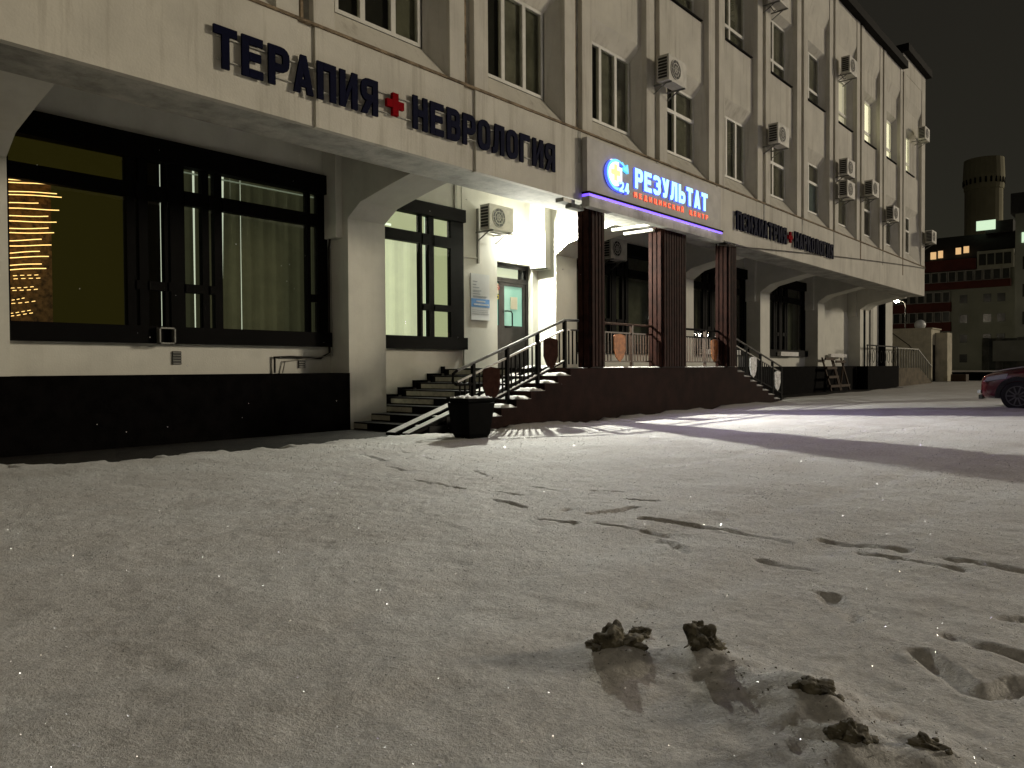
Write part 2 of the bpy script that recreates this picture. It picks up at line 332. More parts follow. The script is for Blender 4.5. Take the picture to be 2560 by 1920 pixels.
XX, YY = np.meshgrid(xs, ys, indexing='ij'); ZZ = snow_h(XX, YY)
nx, ny = XX.shape
me = bpy.data.meshes.new('snow'); co = np.stack([XX, YY, ZZ], -1).reshape(-1, 3)
idx = np.arange(nx*ny).reshape(nx, ny); q = np.stack([idx[:-1,:-1], idx[1:,:-1], idx[1:,1:], idx[:-1,1:]], -1).reshape(-1, 4)
zq = ZZ.reshape(-1)[q].max(1); q = q[zq > -.015]
me.vertices.add(len(co)); me.vertices.foreach_set('co', co.ravel()); me.loops.add(q.size); me.loops.foreach_set('vertex_index', q.ravel())
me.polygons.add(len(q)); me.polygons.foreach_set('loop_start', np.arange(0, q.size, 4)); me.polygons.foreach_set('loop_total', np.full(len(q), 4))
me.update(); me.validate(); me.materials.append(M_snow); me.polygons.foreach_set('use_smooth', [True]*len(me.polygons))
so = bpy.data.objects.new('snow', me); C.objects.link(so); tag(so, kind='structure')

# ------------------------------------------------------------------ the clinic building
YF, YC, YW = 8.31, 10.87, 11.40          # facade plane, column plane, ground-floor wall plane
XE = 38.05
COLR = [-2.75, 3.2, 9.19, 15.15, 21.15, 26.94, 32.73, 38.35]
COLW = .83
G = [-3.1, -.15, 2.80, 5.78, 8.76, 11.68, 14.53, 17.38, 20.21, 23.05, 25.87, 28.70, 31.50, 34.36, 37.55]
XW = -6.0
bld = thing('clinic_building', 'long three-storey cream clinic building with overhanging upper floors', 'building', (XW, YC, 0))
bld_inv = Matrix.Translation((-XW, -YC, 0))
def bpart(mb, name, mt, label=None, parent=None, **k):
    o = mb.build(name, mt, None, **k); o.parent = parent or bld
    o.matrix_parent_inverse = bld_inv
    if label: o['label'] = label
    return o
def sub(mb, name, mt, parent, label=None, **k):
    o = mb.build(name, mt, None, **k); o.parent = parent
    o.matrix_parent_inverse = Matrix.Identity(4)
    if label: o['label'] = label
    return o
# parts of bld: bld is an Empty with an offset, its children are stored in world coordinates through the inverse;
# sub-parts inherit the part's (identity) frame
ZS, ZB, ZTOP = 4.17, 5.42, 13.05
ZCEIL = 4.95
# main upper mass, ceiling, soffit beam
bpart(BX(XW, XE-.02, 8.75, 24, ZCEIL+.3, ZTOP), 'upper_wall', M_wall)
bpart(BX(XW, XE, 9.25, YW+.6, ZCEIL, ZCEIL+.28), 'ceiling', M_soff)
bpart(BX(XW, XE-.003, YF+.06, 9.23, ZS, ZB-.06), 'edge_beam', M_soff)
bpart(BX(XE-.35, XE-.003, 9.235, 10.9, ZS, ZCEIL-.004), 'end_beam', M_soff)
bpart(BX(XE-.02, 43.0, YC, 24, 0, 12.6), 'rear_wing_wall', M_wall2)
# fascia panels between joints
FJ = [G[0]] + G[3:]
for i in range(len(FJ)-1):
    a, b = FJ[i], min(FJ[i+1], XE)
    if i == len(FJ)-2: b = XE
    wide = .13 if 5 < a < 9.5 else .0015
    wb = .13 if 5 < b < 9.5 else .0015
    bpart(BX(a+wide, b-(wb if b < XE else 0), YF, YF+.1, ZS-.02, ZB), 'fascia_panel', M_wall)
    bpart(BX(a-.02 if i else a, b-.024, YF-.03, YF+.14, ZB, ZB+.035), 'ledge', M_rust)
for x in FJ[1:-1]:
    w = .13 if 5 < x < 9.5 else .034
    bpart(BX(x-w, x+w, YF+.035, YF+.11, ZS-.01, ZB), 'joint_strip', M_soff if w < .1 else M_wall)
    if x > 10:   # short rusty drip strips under the joints
        bpart(BX(x-.045, x+.045, YF-.010, YF+.03, ZB-.50-.25*random.random(), ZB-.004), 'drip_strip', M_soff if random.random() < .6 else M_rust)
# pilasters and joint grooves
for i, x in enumerate(G):
    if x > 37.3: 
        bpart(BX(37.45, XE, YF, YF+.5, ZB+.035, 13.75), 'pilaster', M_wall); continue
    for s in (-1, 1):
        x0, x1 = (x-.43, x-.11) if s < 0 else (x+.11, x+.43)
        bpart(BX(x0, x1, YF, YF+.47, ZB+.035, ZTOP), 'pilaster', M_wall)
    bpart(BX(x-.108, x+.108, YF+.10, YF+.46, ZB+.035, ZTOP), 'groove_strip', M_soff)
    bpart(BX(x-.035, x+.005, YF+.07, YF+.098, ZB+.04, ZTOP-.01), 'downpipe_strip', M_rust)
# bays between pilasters
YP, YG = YF+.13, YF+.32          # panel plane, glass plane
def upper_window(g0, lvl, kind, curtains):
    xa, xb = g0+.66, g0+2.22
    z0, z1 = (5.88, 7.42) if lvl == 2 else (9.28, 10.83)
    fb = MB(); w = .055; yy = (YG-.03, YG+.04)
    fb.box(xa, xb, *yy, z0, z0+w); fb.box(xa, xb, *yy, z1-w, z1); fb.box(xa, xa+w, *yy, z0+w, z1-w); fb.box(xb-w, xb, *yy, z0+w, z1-w)
    W = xb-xa; mull = []; panes = []
    if kind == '3': mull = [xa+.30*W, xa+.66*W]
    elif kind in ('2', 'T2', 'L2'): mull = [xa+.42*W]
    xsn = [xa+w]
    mw = .085
    for mx_ in mull: xsn += [mx_-mw/2, mx_+mw/2]
    xsn.append(xb-w)
    for mx_ in mull: fb.box(mx_-mw/2, mx_+mw/2, *yy, z0+w, z1-w)
    rows = [(z0+w, z1-w)]
    if kind == 'T2': zt = z0+.62*(z1-z0); rows = [(z0+w, zt-.04), (zt+.04, z1-w)]
    if kind == 'L2': zt = z0+.27*(z1-z0); rows = [(z0+w, zt-.04), (zt+.04, z1-w)]
    for j in range(0, len(xsn), 2):
        for r_, (a, b) in enumerate(rows):
            panes.append((xsn[j], xsn[j+1], a, b))
        if len(rows) == 2: fb.box(xsn[j], xsn[j+1], *yy, rows[0][1], rows[1][0])
    win = bpart(fb, 'window', M_pvc)
    cm = curtains
    for k, (a, b, c, d) in enumerate(panes):
        sub(BX(a-.01, b+.01, YG+.0, YG+.012, c-.01, d+.01), 'pane', M_glass, win)
        mt = cm[k % len(cm)]
        sub(BX(a-.02, b+.02, YG+.05, YG+.08, c-.02, d+.02), 'curtain', mt, win)
    return win
KIND2 = {2.80:'3', 5.78:'3', 8.76:'3', 11.68:'3', 14.53:'T2', 17.38:'3', 20.21:'T2', 23.05:'T2', 25.87:'T2', 28.70:'T2', 31.5:'T2', 34.36:'T2'}
DK = [M_curt2, M_curtg, M_curt2]; 
CUR2 = {5.78:[M_curt2, M_curt2, M_curtg], 8.76:[M_curt2, M_curt, M_curtg], 11.68:[M_curt2, M_curt, M_curt], 14.53:[M_curt2, M_curt2, M_curt, M_curt], 17.38:[M_curt2, M_curt, M_curt],
        20.21:[M_curt, M_curtg, M_curt, M_curt], 23.05:[M_curt2, M_curtg, M_curt3, M_curt], 25.87:[M_curtg, M_curt], 28.7:[M_curt2, M_curt]}
for i in range(len(G)-1):
    g0, g1 = G[i], G[i+1]
    xa, xb = g0+.43, (g1-.43 if g1 < 37 else 37.45)
    wa, wb = g0+.62, g0+2.26
    # level 2 : recess back, sloping sill, sloping head, splayed side reveals
    s = MB()
    s.add([(xa, YF+.02, ZB+.03), (xb, YF+.02, ZB+.03), (wb, YG-.02, 5.87), (wa, YG-.02, 5.87)], [(0, 1, 2, 3)])
    bpart(s, 'sloping_sill', M_wall)
    s = MB()
    s.add([(xa, YP, 7.75), (xb, YP, 7.75), (wb, YG-.02, 7.43), (wa, YG-.02, 7.43)], [(3, 2, 1, 0)])
    s.add([(wb, YG-.02, 5.87), (xb, YF+.02, ZB+.03), (xb, YP, 7.75), (wb, YG-.02, 7.43)], [(0, 1, 2, 3)])
    s.add([(wa, YG-.02, 5.87), (xa, YF+.02, ZB+.03), (xa, YP, 7.75), (wa, YG-.02, 7.43)], [(3, 2, 1, 0)])
    bpart(s, 'reveal', M_wall)
    kd = min(KIND2, key=lambda k: abs(k-g0)); k2 = KIND2[kd] if abs(kd-g0) < .1 else '3'
    upper_window(g0, 2, k2, CUR2.get(kd if abs(kd-g0) < .1 else None, DK))
    # spandrel panel between the storeys with a black metal flashing on top
    bpart(BX(xa, xb, YP, YG+.1, 7.75, 9.16), 'spandrel_panel', M_wall)
    bpart(BX(xa+.05, wb, YP-.06, YG-.02, 9.164, 9.19), 'flashing', M_roof)
    lit = {25.87: M_curt_lit2, 28.70: M_curt_lit, 31.5: M_curt_lit, 34.36: M_curt_lit}.get(min(G, key=lambda q_: abs(q_-g0)))
    upper_window(g0, 3, 'L2' if g0 > 2 else '3', [lit] if lit else [M_curt2, M_curt2, M_curtg, M_curt])
    s = MB()
    s.add([(wb, YG-.02, 9.19), (xb, YP+.0, 9.16), (xb, YP, 11.0), (wb, YG-.02, 10.84)], [(0, 1, 2, 3)])
    s.add([(wa, YG-.02, 9.19), (xa, YP+.0, 9.16), (xa, YP, 11.0), (wa, YG-.02, 10.84)], [(3, 2, 1, 0)])
    s.add([(xa, YP, 11.0), (xb, YP, 11.0), (wb, YG-.02, 10.84), (wa, YG-.02, 10.84)], [(3, 2, 1, 0)])
    bpart(s, 'reveal', M_wall)
    s = MB(); s.box(xa, xb, YP, YG+.1, 11.0, 11.75)
    s.prism([(YP, 11.75), (YG+.1, 11.75), (YG+.1, ZTOP), (YF+.02, ZTOP), (YF+.02, 12.15)], xa, xb)
    bpart(s, 'parapet_panel', M_wall)
# roof edge
bpart(BX(XW-.1, 33.0, YF-.22, 24.2, ZTOP, ZTOP+.30), 'roof_edge', M_roof)
bpart(BX(33.0, 34.2, YF-.22, 24.2, ZTOP, ZTOP+.29), 'roof_edge', M_roof)
bpart(BX(34.36, XE, YF+.01, 24, ZTOP, 13.78), 'raised_parapet', M_wall)
bpart(BX(34.2, XE+.18, YF-.24, 24.2, 13.78, 14.08), 'roof_edge', M_roof, 'dark roof edge of the raised end bay')
bpart(BX(XE-.03, XE, YF+.5, 24, ZB, ZTOP), 'end_wall', M_wall)
bpart(BX(XE-.09, XE, YF+.1, YC, ZS-.02, ZB), 'end_fascia', M_wall)

# ground floor: columns with haunches, plinth, walls
for x1 in COLR:
    x0 = x1-COLW
    wdt = (x0, x1) if x1 < 38 else (x1-.83, 38.9)
    poly = [(YW+.02, 0), (YC, 0), (YC, 3.68), (10.52, 3.91), (9.75, 4.08), (9.235, 4.18), (9.235, ZCEIL-.002), (YW+.02, ZCEIL-.002)]
    c = bpart(MB().prism(poly, wdt[0], wdt[1]), 'column', M_wall2)
    if x1 > 4: sub(MB().box(x0-.14, x0-.001, 11.02, YW-.002, 3.35, ZCEIL-.01), 'corbel', M_wall2, c)
# walls of the recess
for i in range(len(COLR)-1):
    a, b = COLR[i], COLR[i+1]-COLW
    if i == 2:    # entrance bay (9.19 .. 14.32): window to 11.75, door 12.8..14.13
        bpart(BX(a, 11.75, YW, YW+.3, 0, 1.45), 'wall', M_wall2)
        bpart(BX(a, 11.75, YW+.02, YW+.3, 4.40, ZCEIL), 'wall', M_wall2)
        bpart(BX(11.75, 12.86, YW, YW+.45, 0, ZCEIL), 'wall', M_wall2)
        bpart(BX(14.12, b, YW, YW+.45, 0, ZCEIL), 'wall', M_wall2)
        bpart(BX(12.86, 14.12, YW, YW+.45, 3.44, ZCEIL), 'wall', M_wall2)
    elif i == 6:
        bpart(BX(a, b, YW, YW+.3, 0, ZCEIL), 'wall', M_wall2)
    else:
        bpart(BX(a, b, YW, YW+.3, 0, 1.45), 'wall', M_wall2)
        bpart(BX(a, b, YW, YW+.3, 4.46, ZCEIL), 'wall', M_wall2)
        bpart(BX(a, a+.12, YW+.001, YW+.3, 1.45, 4.46), 'wall', M_wall2)
        bpart(BX(b-.05, b, YW+.001, YW+.3, 1.45, 4.46), 'wall', M_wall2)
bpart(BX(38.36, 43, YC-.001, YC+.2, 0, ZCEIL), 'wall', M_wall2)
bpart(BX(XW, 8.35, YC-.03, YW-.01, 0, .99), 'plinth', M_plinth)
bpart(BX(23.4, 36.9, YC-.03, YW-.01, 0, 1.06), 'plinth', M_plinth)
bpart(BX(36.9, 42.15, 10.35, YC-.035, 0, 1.06), 'plinth', M_plinth, 'black side porch block at the far end')
bpart(BX(XW, XE+4, YW+3.4, YW+3.5, 0, ZCEIL), 'interior_wall', M_curt2)

# ground-floor windows: black frames that stand proud of the wall
def big_window(xa, xb, vs, zt0=3.55, zt1=3.76, low=None, ztop=4.45, room=None, lowrange=None, glass=M_glass):
    """vs: list of (x0,x1) glass columns."""
    y0, y1 = YW-.09, YW+.06
    fb = MB(); zb, zg0, zg1 = 1.45, 1.72, 4.12
    fb.box(xa, xb, YW-.16, y1, zb, zg0-.02); fb.box(xa, xb, YW-.13, y1, zg1, ztop)
    edges = [xa] + [v for p_ in vs for v in p_] + [xb]
    for j in range(0, len(edges), 2):
        if edges[j+1] - edges[j] > .004: fb.box(edges[j], edges[j+1], y0+.04, y1, zg0-.018, zg1-.002)
    win_panes = []
    for (a, b) in vs:
        fb.box(a, b, y0+.02, y1-.01, zt0, zt1)
        lo = low and (b-a) < .5 and (lowrange is None or lowrange[0] < a < lowrange[1])
        if lo: fb.box(a, b, y0+.02, y1-.01, 2.23, 2.36); win_panes += [(a, b, zg0, 2.23), (a, b, 2.36, zt0)]
        else: win_panes.append((a, b, zg0, zt0))
        win_panes.append((a, b, zt1, zg1))
    w = bpart(fb, 'window', M_black)
    for (a, b, c, d) in win_panes:
        sub(BX(a-.005, b+.005, YW-.02, YW-.008, c-.02, d+.005), 'pane', glass, w)
    if room is not None:
        for (a, b, mt) in room: sub(BX(a, b, YW+1.2, YW+1.25, 1.2, 4.6), 'interior_wall', mt, w)
    return w
V1 = [(3.36, 4.83), (4.95, 5.0), (5.13, 5.37), (5.42, 5.46), (5.68, 5.96), (6.07, 6.16), (6.29, 7.86), (7.93, 8.08)]
w1 = big_window(3.32, 8.28, V1, low=True, room=[(2.4, 5.3, M_room_ol)])
bpart(BX(5.32, 5.36, YW+.06, YW+1.19, 1.3, 4.6), 'partition', M_curt2)
V2 = [(9.25, 10.50), (10.56, 10.74), (10.88, 11.36)]
w2 = big_window(9.2, 11.74, V2, low=True, ztop=4.38)
def gen_v(a, b):
    L_ = b-a; base = [(3.36-3.32), (4.83-3.32), (4.95-3.32), (5.0-3.32), (5.13-3.32), (5.37-3.32), (5.42-3.32), (5.46-3.32), (5.68-3.32), (5.96-3.32), (6.07-3.32), (6.16-3.32), (6.29-3.32), (7.86-3.32), (7.93-3.32), (8.08-3.32)]
    k = L_/4.96; return [(a+base[i]*k, a+base[i+1]*k) for i in range(0, 16, 2)]
bays = {}
for i in (0, 3, 4, 5):
    a, b = COLR[i]+.12, COLR[i+1]-COLW-.06
    bays[i] = big_window(a, b, gen_v(a, b), low=True, glass=M_glassd)
    sub(BX(a, b, YW+.25, YW+.28, 1.5, 4.4), 'curtain', M_curtg, bays[i])
bld_children_snow = [bpart(BX(28.6, 30.4, YW-.30, YW-.16, 1.46, 1.62), 'sill_snow', M_cap), bpart(BX(34.3, 36.4, YW-.28, YW-.16, 1.46, 1.60), 'sill_snow', M_cap), bpart(BX(22.2, 25.0, YW-.30, YW-.16, 1.46, 1.62), 'sill_snow', M_cap)]

# blinds and lights inside the near windows
bl = thing('vertical_blind', 'dim olive-green vertical blind in the right half of the wide left window', 'blind', (6.9, YW+.2, 1.7))
x = 5.62; k = 0
off = Matrix.Translation((-6.9, -YW-.2, -1.7))
def place(mb, name, mt, root, label=None, **kk):
    o = mb.build(name, mt, None, **kk); o.parent = root; o.matrix_parent_inverse = Matrix.Translation(root.location).inverted()
    if label: o['label'] = label
    return o
gaps = {1: .012, 3: .035, 5: .03, 6: .012, 8: .022, 10: .012, 12: .034, 15: .010, 17: .008, 21: .012, 24: .008, 27: .018}
while x < 8.12:
    wv = .082; tl = random.uniform(-.012, .012) + (.05 if k == 9 else 0)
    s = MB(); y = YW+.2
    s.add([(x, y+.012, 1.60), (x+wv, y-.012, 1.60), (x+wv+tl, y-.012, 4.2), (x+tl, y+.012, 4.2)], [(0, 1, 2, 3)])
    place(s, 'slat', M_blinds_d[(k*5+k//3) % 4], bl); x += wv-.006+gaps.get(k, 0); k += 1
place(BX(5.6, 8.2, YW+.17, YW+.23, 4.10, 4.115), 'top_light_line', glow('dim_gap', (.25, .29, .22), .6), bl)  # glowing bar stands for the thin bright line of light at the top
sub(BX(5.40, 8.3, YW+.7, YW+.72, 1.4, 4.5), 'interior_wall', glow('room_behind_blind', (.66, .72, .60), 1.0), w1)  # emissive backdrop supplies the room light seen through the gaps
bl2 = thing('vertical_blind', 'bright yellow-green lit vertical blind in the window left of the door', 'blind', (10.2, YW+.25, 1.7))
x = 9.25; k = 0
while x < 10.78:
    wv = .082; s = MB(); y = YW+.24; a = .02+.012*((k*7) % 3)
    s.add([(x, y+a, 1.70), (x+wv, y-a, 1.70), (x+wv, y-a, 3.58), (x, y+a, 3.58)], [(0, 1, 2, 3)])
    place(s, 'slat', M_blinds_l[(k*3+k//4) % 4], bl2); x += wv-.004+(.03 if k == 4 else 0); k += 1
sub(BX(9.0, 14.0, YW+1.3, YW+1.35, 1.2, 4.6), 'interior_wall', glow('green_room_glow', (.46, .49, .30), .9), w2)  # wall glows in place of room lamps
sub(BX(11.18, 11.26, YW+.5, YW+.55, 1.6, 4.3), 'curtain', M_room_gr, w2)
sub(BX(9.3, 10.4, YW+.7, YW+.72, 3.98, 4.02), 'lamp_tube', glow('tube_white', (.9, 1, .85), 1.4), w2)
# garland
gl_ = thing('string_lights', 'warm string lights in wavy rows at the left edge of the wide window', 'string lights', (3.5, YW+.35, 1.8))
for r_ in range(12):
    z = 3.58 - r_*.165 + (.02 if r_ > 7 else 0); Lr = .86 - r_*.035
    for q_ in range(2):
        zz = z - q_*.055*random.uniform(.5, 1.2); x1 = 3.30 + Lr*(1 if q_ else random.uniform(.65, 1))
        pts = [(3.25 + (x1-3.25)*t/7, YW+.33+.03*q_, zz - .005*math.sin(t*.9+r_) + .095*t/7) for t in range(8)]
        if r_ >= 8:
            for t in range(0, 7): place(MB().tube([Vector(pts[t]), Vector(pts[t]).lerp(Vector(pts[t+1]), .55)], .0045, 5), 'light_strand', M_garl, gl_)
        else: place(MB().tube(pts, .0062, 5), 'light_strand', M_garl, gl_)
place(BX(3.2, 4.02, YW+.45, YW+.75, 1.5, 3.75), 'backing_board', M_brick, gl_)
ld = [(14.2, 2.6)]

# ------------------------------------------------------------------ door
dr = bpart(MB().box(12.87, 12.95, YW+.13, YW+.23, 1.05, 3.43).box(14.03, 14.11, YW+.13, YW+.23, 1.05, 3.43).box(12.95, 14.03, YW+.13, YW+.23, 3.34, 3.43).box(12.95, 14.03, YW+.13, YW+.23, 3.02, 3.12), 'door', M_door)
sub(MB().box(13.15, 13.27, YW+.15, YW+.21, 1.06, 3.02).box(13.92, 14.028, YW+.15, YW+.21, 1.06, 3.02).box(13.27, 13.92, YW+.15, YW+.21, 1.06, 2.03).box(13.27, 13.92, YW+.15, YW+.21, 2.94, 3.02), 'leaf', M_door, dr)
sub(MB().box(12.952, 13.02, YW+.15, YW+.20, 1.06, 3.02).box(13.08, 13.146, YW+.15, YW+.20, 1.06, 3.02).box(13.02, 13.08, YW+.15, YW+.20, 1.06, 2.03), 'side_leaf', M_door, dr)
sub(BX(13.26, 13.93, YW+.17, YW+.185, 2.02, 2.95), 'pane', M_teal, dr)
sub(BX(13.01, 13.09, YW+.17, YW+.185, 2.02, 3.0), 'pane', M_teal2, dr)
sub(BX(12.95, 13.78, YW+.17, YW+.185, 3.115, 3.345), 'pane', M_fanl, dr)
sub(BX(13.782, 14.03, YW+.17, YW+.185, 3.115, 3.345), 'pane', M_carg, dr)
sub(MB().tube([(13.29, YW+.15, 2.36), (13.29, YW+.08, 2.36), (13.42, YW+.07, 2.355), (13.455, YW+.07, 2.31), (13.455, YW+.07, 2.03), (13.42, YW+.10, 2.00), (13.29, YW+.14, 2.0)], .016, 8), 'handle', M_black, dr)
tag(BX(13.50, 13.74, YW+.155, YW+.165, 2.42, 2.70).build('paper_notice', M_paper), 'small cream paper notice taped on the teal door glass', 'notice')
st = thing('sticker', 'white sticker with red no-smoking mark on the narrow door leaf', 'sticker', (13.05, YW+.16, 2.8))
place(BX(12.97, 13.12, YW+.155, YW+.163, 2.74, 2.98), 'sheet', M_paper, st)
s = MB(); 
for k in range(16):
    a0, a1 = k/16*2*math.pi, (k+1)/16*2*math.pi; s.bar((13.045+.05*math.cos(a0), YW+.153, 2.88+.05*math.sin(a0)), (13.045+.05*math.cos(a1), YW+.153, 2.88+.05*math.sin(a1)), .008, .008)
s.bar((13.01, YW+.152, 2.915), (13.08, YW+.152, 2.845), .008); place(s, 'mark', M_redp, st)
tag(MB().box(12.975, 13.10, YW+.155, YW+.163, 2.62, 2.72).box(13.01, 13.06, YW+.150, YW+.154, 2.645, 2.69, 1).build('sticker', [M_yel, M_black]), 'yellow square sticker under the red and white one on the narrow door leaf', 'sticker')

# info plate
pl = thing('info_plate', 'white and blue information plate on the wall left of the door', 'sign', (12.27, YW-.02, 2.75))
place(BX(11.98, 12.57, YW-.03, YW-.012, 2.10, 3.10), 'panel', M_plate, pl)
place(BX(11.983, 12.567, YW-.036, YW-.031, 2.38, 2.56), 'blue_band', M_blue, pl)
s = MB()
for z, w_, h_ in [(2.92, .12, .012), (2.85, .10, .012), (2.79, .18, .012), (2.725, .26, .010), (2.70, .20, .010), (2.655, .22, .010), (2.605, .46, .010), (2.585, .40, .008)]:
    xx = 12.04
    while xx < 12.04+w_: wl = random.uniform(.012, .035); s.box(xx, xx+wl, YW-.035, YW-.031, z, z+h_+.006); xx += wl+.008
for z in (2.31, 2.27, 2.23):
    xx = 12.02
    while xx < 12.52: wl = random.uniform(.012, .035); s.box(xx, xx+wl, YW-.035, YW-.031, z, z+.008); xx += wl+.01
place(s, 'small_print', M_inkl, pl)
s = MB()
for z, x0_, x1_, h_ in [(2.49, 12.14, 12.42, .03), (2.42, 12.06, 12.5, .035)]:
    xx = x0_
    while xx < x1_: wl = random.uniform(.015, .03); s.box(xx, xx+wl, YW-.040, YW-.0365, z, z+h_); xx += wl+.008
place(s, 'phone_number_print', M_plate, pl)

# ------------------------------------------------------------------ letters
def rnd(pts, r, closed=False, n=4):
    out = []; P_ = [Vector(p) for p in pts]; N_ = len(P_)
    for i, p in enumerate(P_):
        if not closed and i in (0, N_-1): out.append(p); continue
        a = P_[i-1]-p; b = P_[(i+1) % N_]-p; rr = min(r, a.length*.5, b.length*.5); a = a.normalized()*rr; b = b.normalized()*rr
        for k in range(n+1):
            t = k/n; out.append((p+a)*(1-t)**2 + p*2*t*(1-t) + (p+b)*t*t)
    return out
def ribbon(pts, t, closed=False):
    """quads of a stroked path"""
    n = len(pts); L_ = []; R_ = []
    for i in range(n):
        p = pts[i]; pa = pts[i-1] if (i or closed) else None; pb = pts[(i+1) % n] if (i < n-1 or closed) else None
        d1 = (p-pa).normalized() if pa is not None and (p-pa).length > 1e-6 else None; d2 = (pb-p).normalized() if pb is not None and (pb-p).length > 1e-6 else None
        if d1 is None: d1 = d2
        if d2 is None: d2 = d1
        n1 = Vector((-d1.y, d1.x)); n2 = Vector((-d2.y, d2.x)); m_ = (n1+n2)
        m_ = m_.normalized() if m_.length > 1e-5 else n1; k = 1/max(.5, m_.dot(n1)); L_.append(p+m_*k*t/2); R_.append(p-m_*k*t/2)
    return L_, R_
def glyph(ch, w=.62, t=.19):
    a = t/2; x0, x1, y0, y1 = a, w-a, a, 1-a; S = []      # S: ('l', pts, closed) or ('p', poly)
    ln = lambda *p, c=False, r=0: S.append(('l', rnd([Vector(q) for q in p], r, c) if r else [Vector(q) for q in p], c))
    po = lambda *p: S.append(('p', [Vector(q) for q in p], True))
    tt = t*.88
    if ch == 'Т': ln((0, y1), (w, y1)); ln((w/2, 0), (w/2, 1-t))
    elif ch == 'Е': ln((x0, 0), (x0, 1)); ln((t, y1), (w*.95, y1)); ln((t, .51), (w*.86, .51)); ln((t, y0), (w*.95, y0))
    elif ch == 'Р': ln((x0, 0), (x0, 1)); ln((t, y1), (x1, y1), (x1, .46), (t, .46), r=.24)
    elif ch == 'А': po((0, 0), (t, 0), (w/2+t*.45, 1), (w/2-t*.45, 1)); po((w-t, 0), (w, 0), (w/2+t*.45, 1), (w/2-t*.45, 1)); ln((w*.25, .27), (w*.75, .27))
    elif ch == 'П': ln((x0, 0), (x0, 1)); ln((x1, 0), (x1, 1)); ln((t, y1), (w-t, y1))
    elif ch in 'ИЙ':
        ln((x0, 0), (x0, 1)); ln((x1, 0), (x1, 1)); po((t, .04), (t, .36), (w-t, .96), (w-t, .64))
        if ch == 'Й': ln((w*.25, 1.12), (w*.75, 1.12))
    elif ch == 'Я': ln((x1, 0), (x1, 1)); ln((w-t, y1), (x0, y1), (x0, .46), (w-t, .46), r=.24); po((0, 0), (t*1.05, 0), (w*.5+t*.6, .42), (w*.5-t*.5, .42))
    elif ch == 'Н': ln((x0, 0), (x0, 1)); ln((x1, 0), (x1, 1)); ln((t, .5), (w-t, .5))
    elif ch == 'В': ln((x0, 0), (x0, 1)); ln((t, y1), (x1-.02, y1), (x1-.02, .52), (t, .52), r=.2); ln((t, .52), (x1, .52), (x1, y0), (t, y0), r=.22)
    elif ch == 'О': ln((x0, y0), (x0, y1), (x1, y1), (x1, y0), c=True, r=.26)
    elif ch == 'Л': ln((x1, 0), (x1, 1)); ln((w*.3, y1), (w-t, y1)); ln((w*.3+a*.4, 1), (w*.3, .35), (w*.22, y0), (-.02, y0), r=.12)
    elif ch == 'Г': ln((x0, 0), (x0, 1)); ln((t, y1), (w*.92, y1))
    elif ch == 'З': ln((x0, .74), (x0, y1), (x1, y1), (x1, .53), (w*.4, .53), r=.2); ln((w*.4, .52), (x1, .52), (x1, y0), (x0, y0), (x0, .27), r=.22)
    elif ch == 'У': po((0, 1), (t*1.05, 1), (w*.5+t*.55, .36), (w*.5-t*.15, .22)); po((w-t*1.05, 1), (w, 1), (w*.5+t*.5, .10), (w*.5-t*.5, .16)); ln((w*.56, .2), (w*.48, y0), (w*.12, y0), r=.1)
    elif ch == 'Ь': ln((x0, 0), (x0, 1)); ln((t, .54), (x1, .54), (x1, y0), (t, y0), r=.24)
    elif ch == 'М': ln((x0, 0), (x0, 1)); ln((x1, 0), (x1, 1)); po((t*.6, 1), (t*1.5, 1), (w/2+t*.35, .25), (w/2-t*.35, .25)); po((w-t*.6, 1), (w-t*1.5, 1), (w/2-t*.35, .25), (w/2+t*.35, .25))
    elif ch == 'Д': ln((x1-.05, t), (x1-.05, 1)); ln((w*.3, y1), (w-t-.05, y1)); po((w*.02+.04, t), (w*.02+t+.04, t), (w*.3+t*.6, 1), (w*.3-t*.3, 1)); ln((0, a), (w, a)); ln((a*.8, -.14), (a*.8, 0)); ln((w-a*.8, -.14), (w-a*.8, 0))
    elif ch == 'Ц': ln((x0, 0), (x0, 1)); ln((x1-.06, 0), (x1-.06, 1)); ln((t, y0), (w-t-.06, y0)); ln((w-a*.6, -.16), (w-a*.6, t*.9))
    elif ch == 'С': ln((x1, .70), (x1, y1), (x0, y1), (x0, y0), (x1, y0), (x1, .30), r=.24)
    elif ch == 'К': ln((x0, 0), (x0, 1)); po((t, .40), (t, .62), (w-t*1.1, 1), (w, 1)); po((t*1.2, .55), (t*1.9, .66), (w, 0), (w-t*1.2, 0))
    elif ch == 'Х': po((0, 0), (t*1.1, 0), (w, 1), (w-t*1.1, 1)); po((w-t*1.1, 0), (w, 0), (t*1.1, 1), (0, 1))
    elif ch == '2': ln((x0, .70), (x0, y1), (x1, y1), (x1, .52), (x0+.02, y0+.06), r=.2); ln((0, y0), (w, y0))
    elif ch == '4': ln((x1-.08, 0), (x1-.08, 1)); ln((0, .27), (w, .27)); po((0, .18), (t, .18), (w-.12, 1), (w-.12-t, 1))
    elif ch == '+': ln((0, .5), (w, .5)); ln((w/2, .5-w/2), (w/2, .5+w/2))
    return S
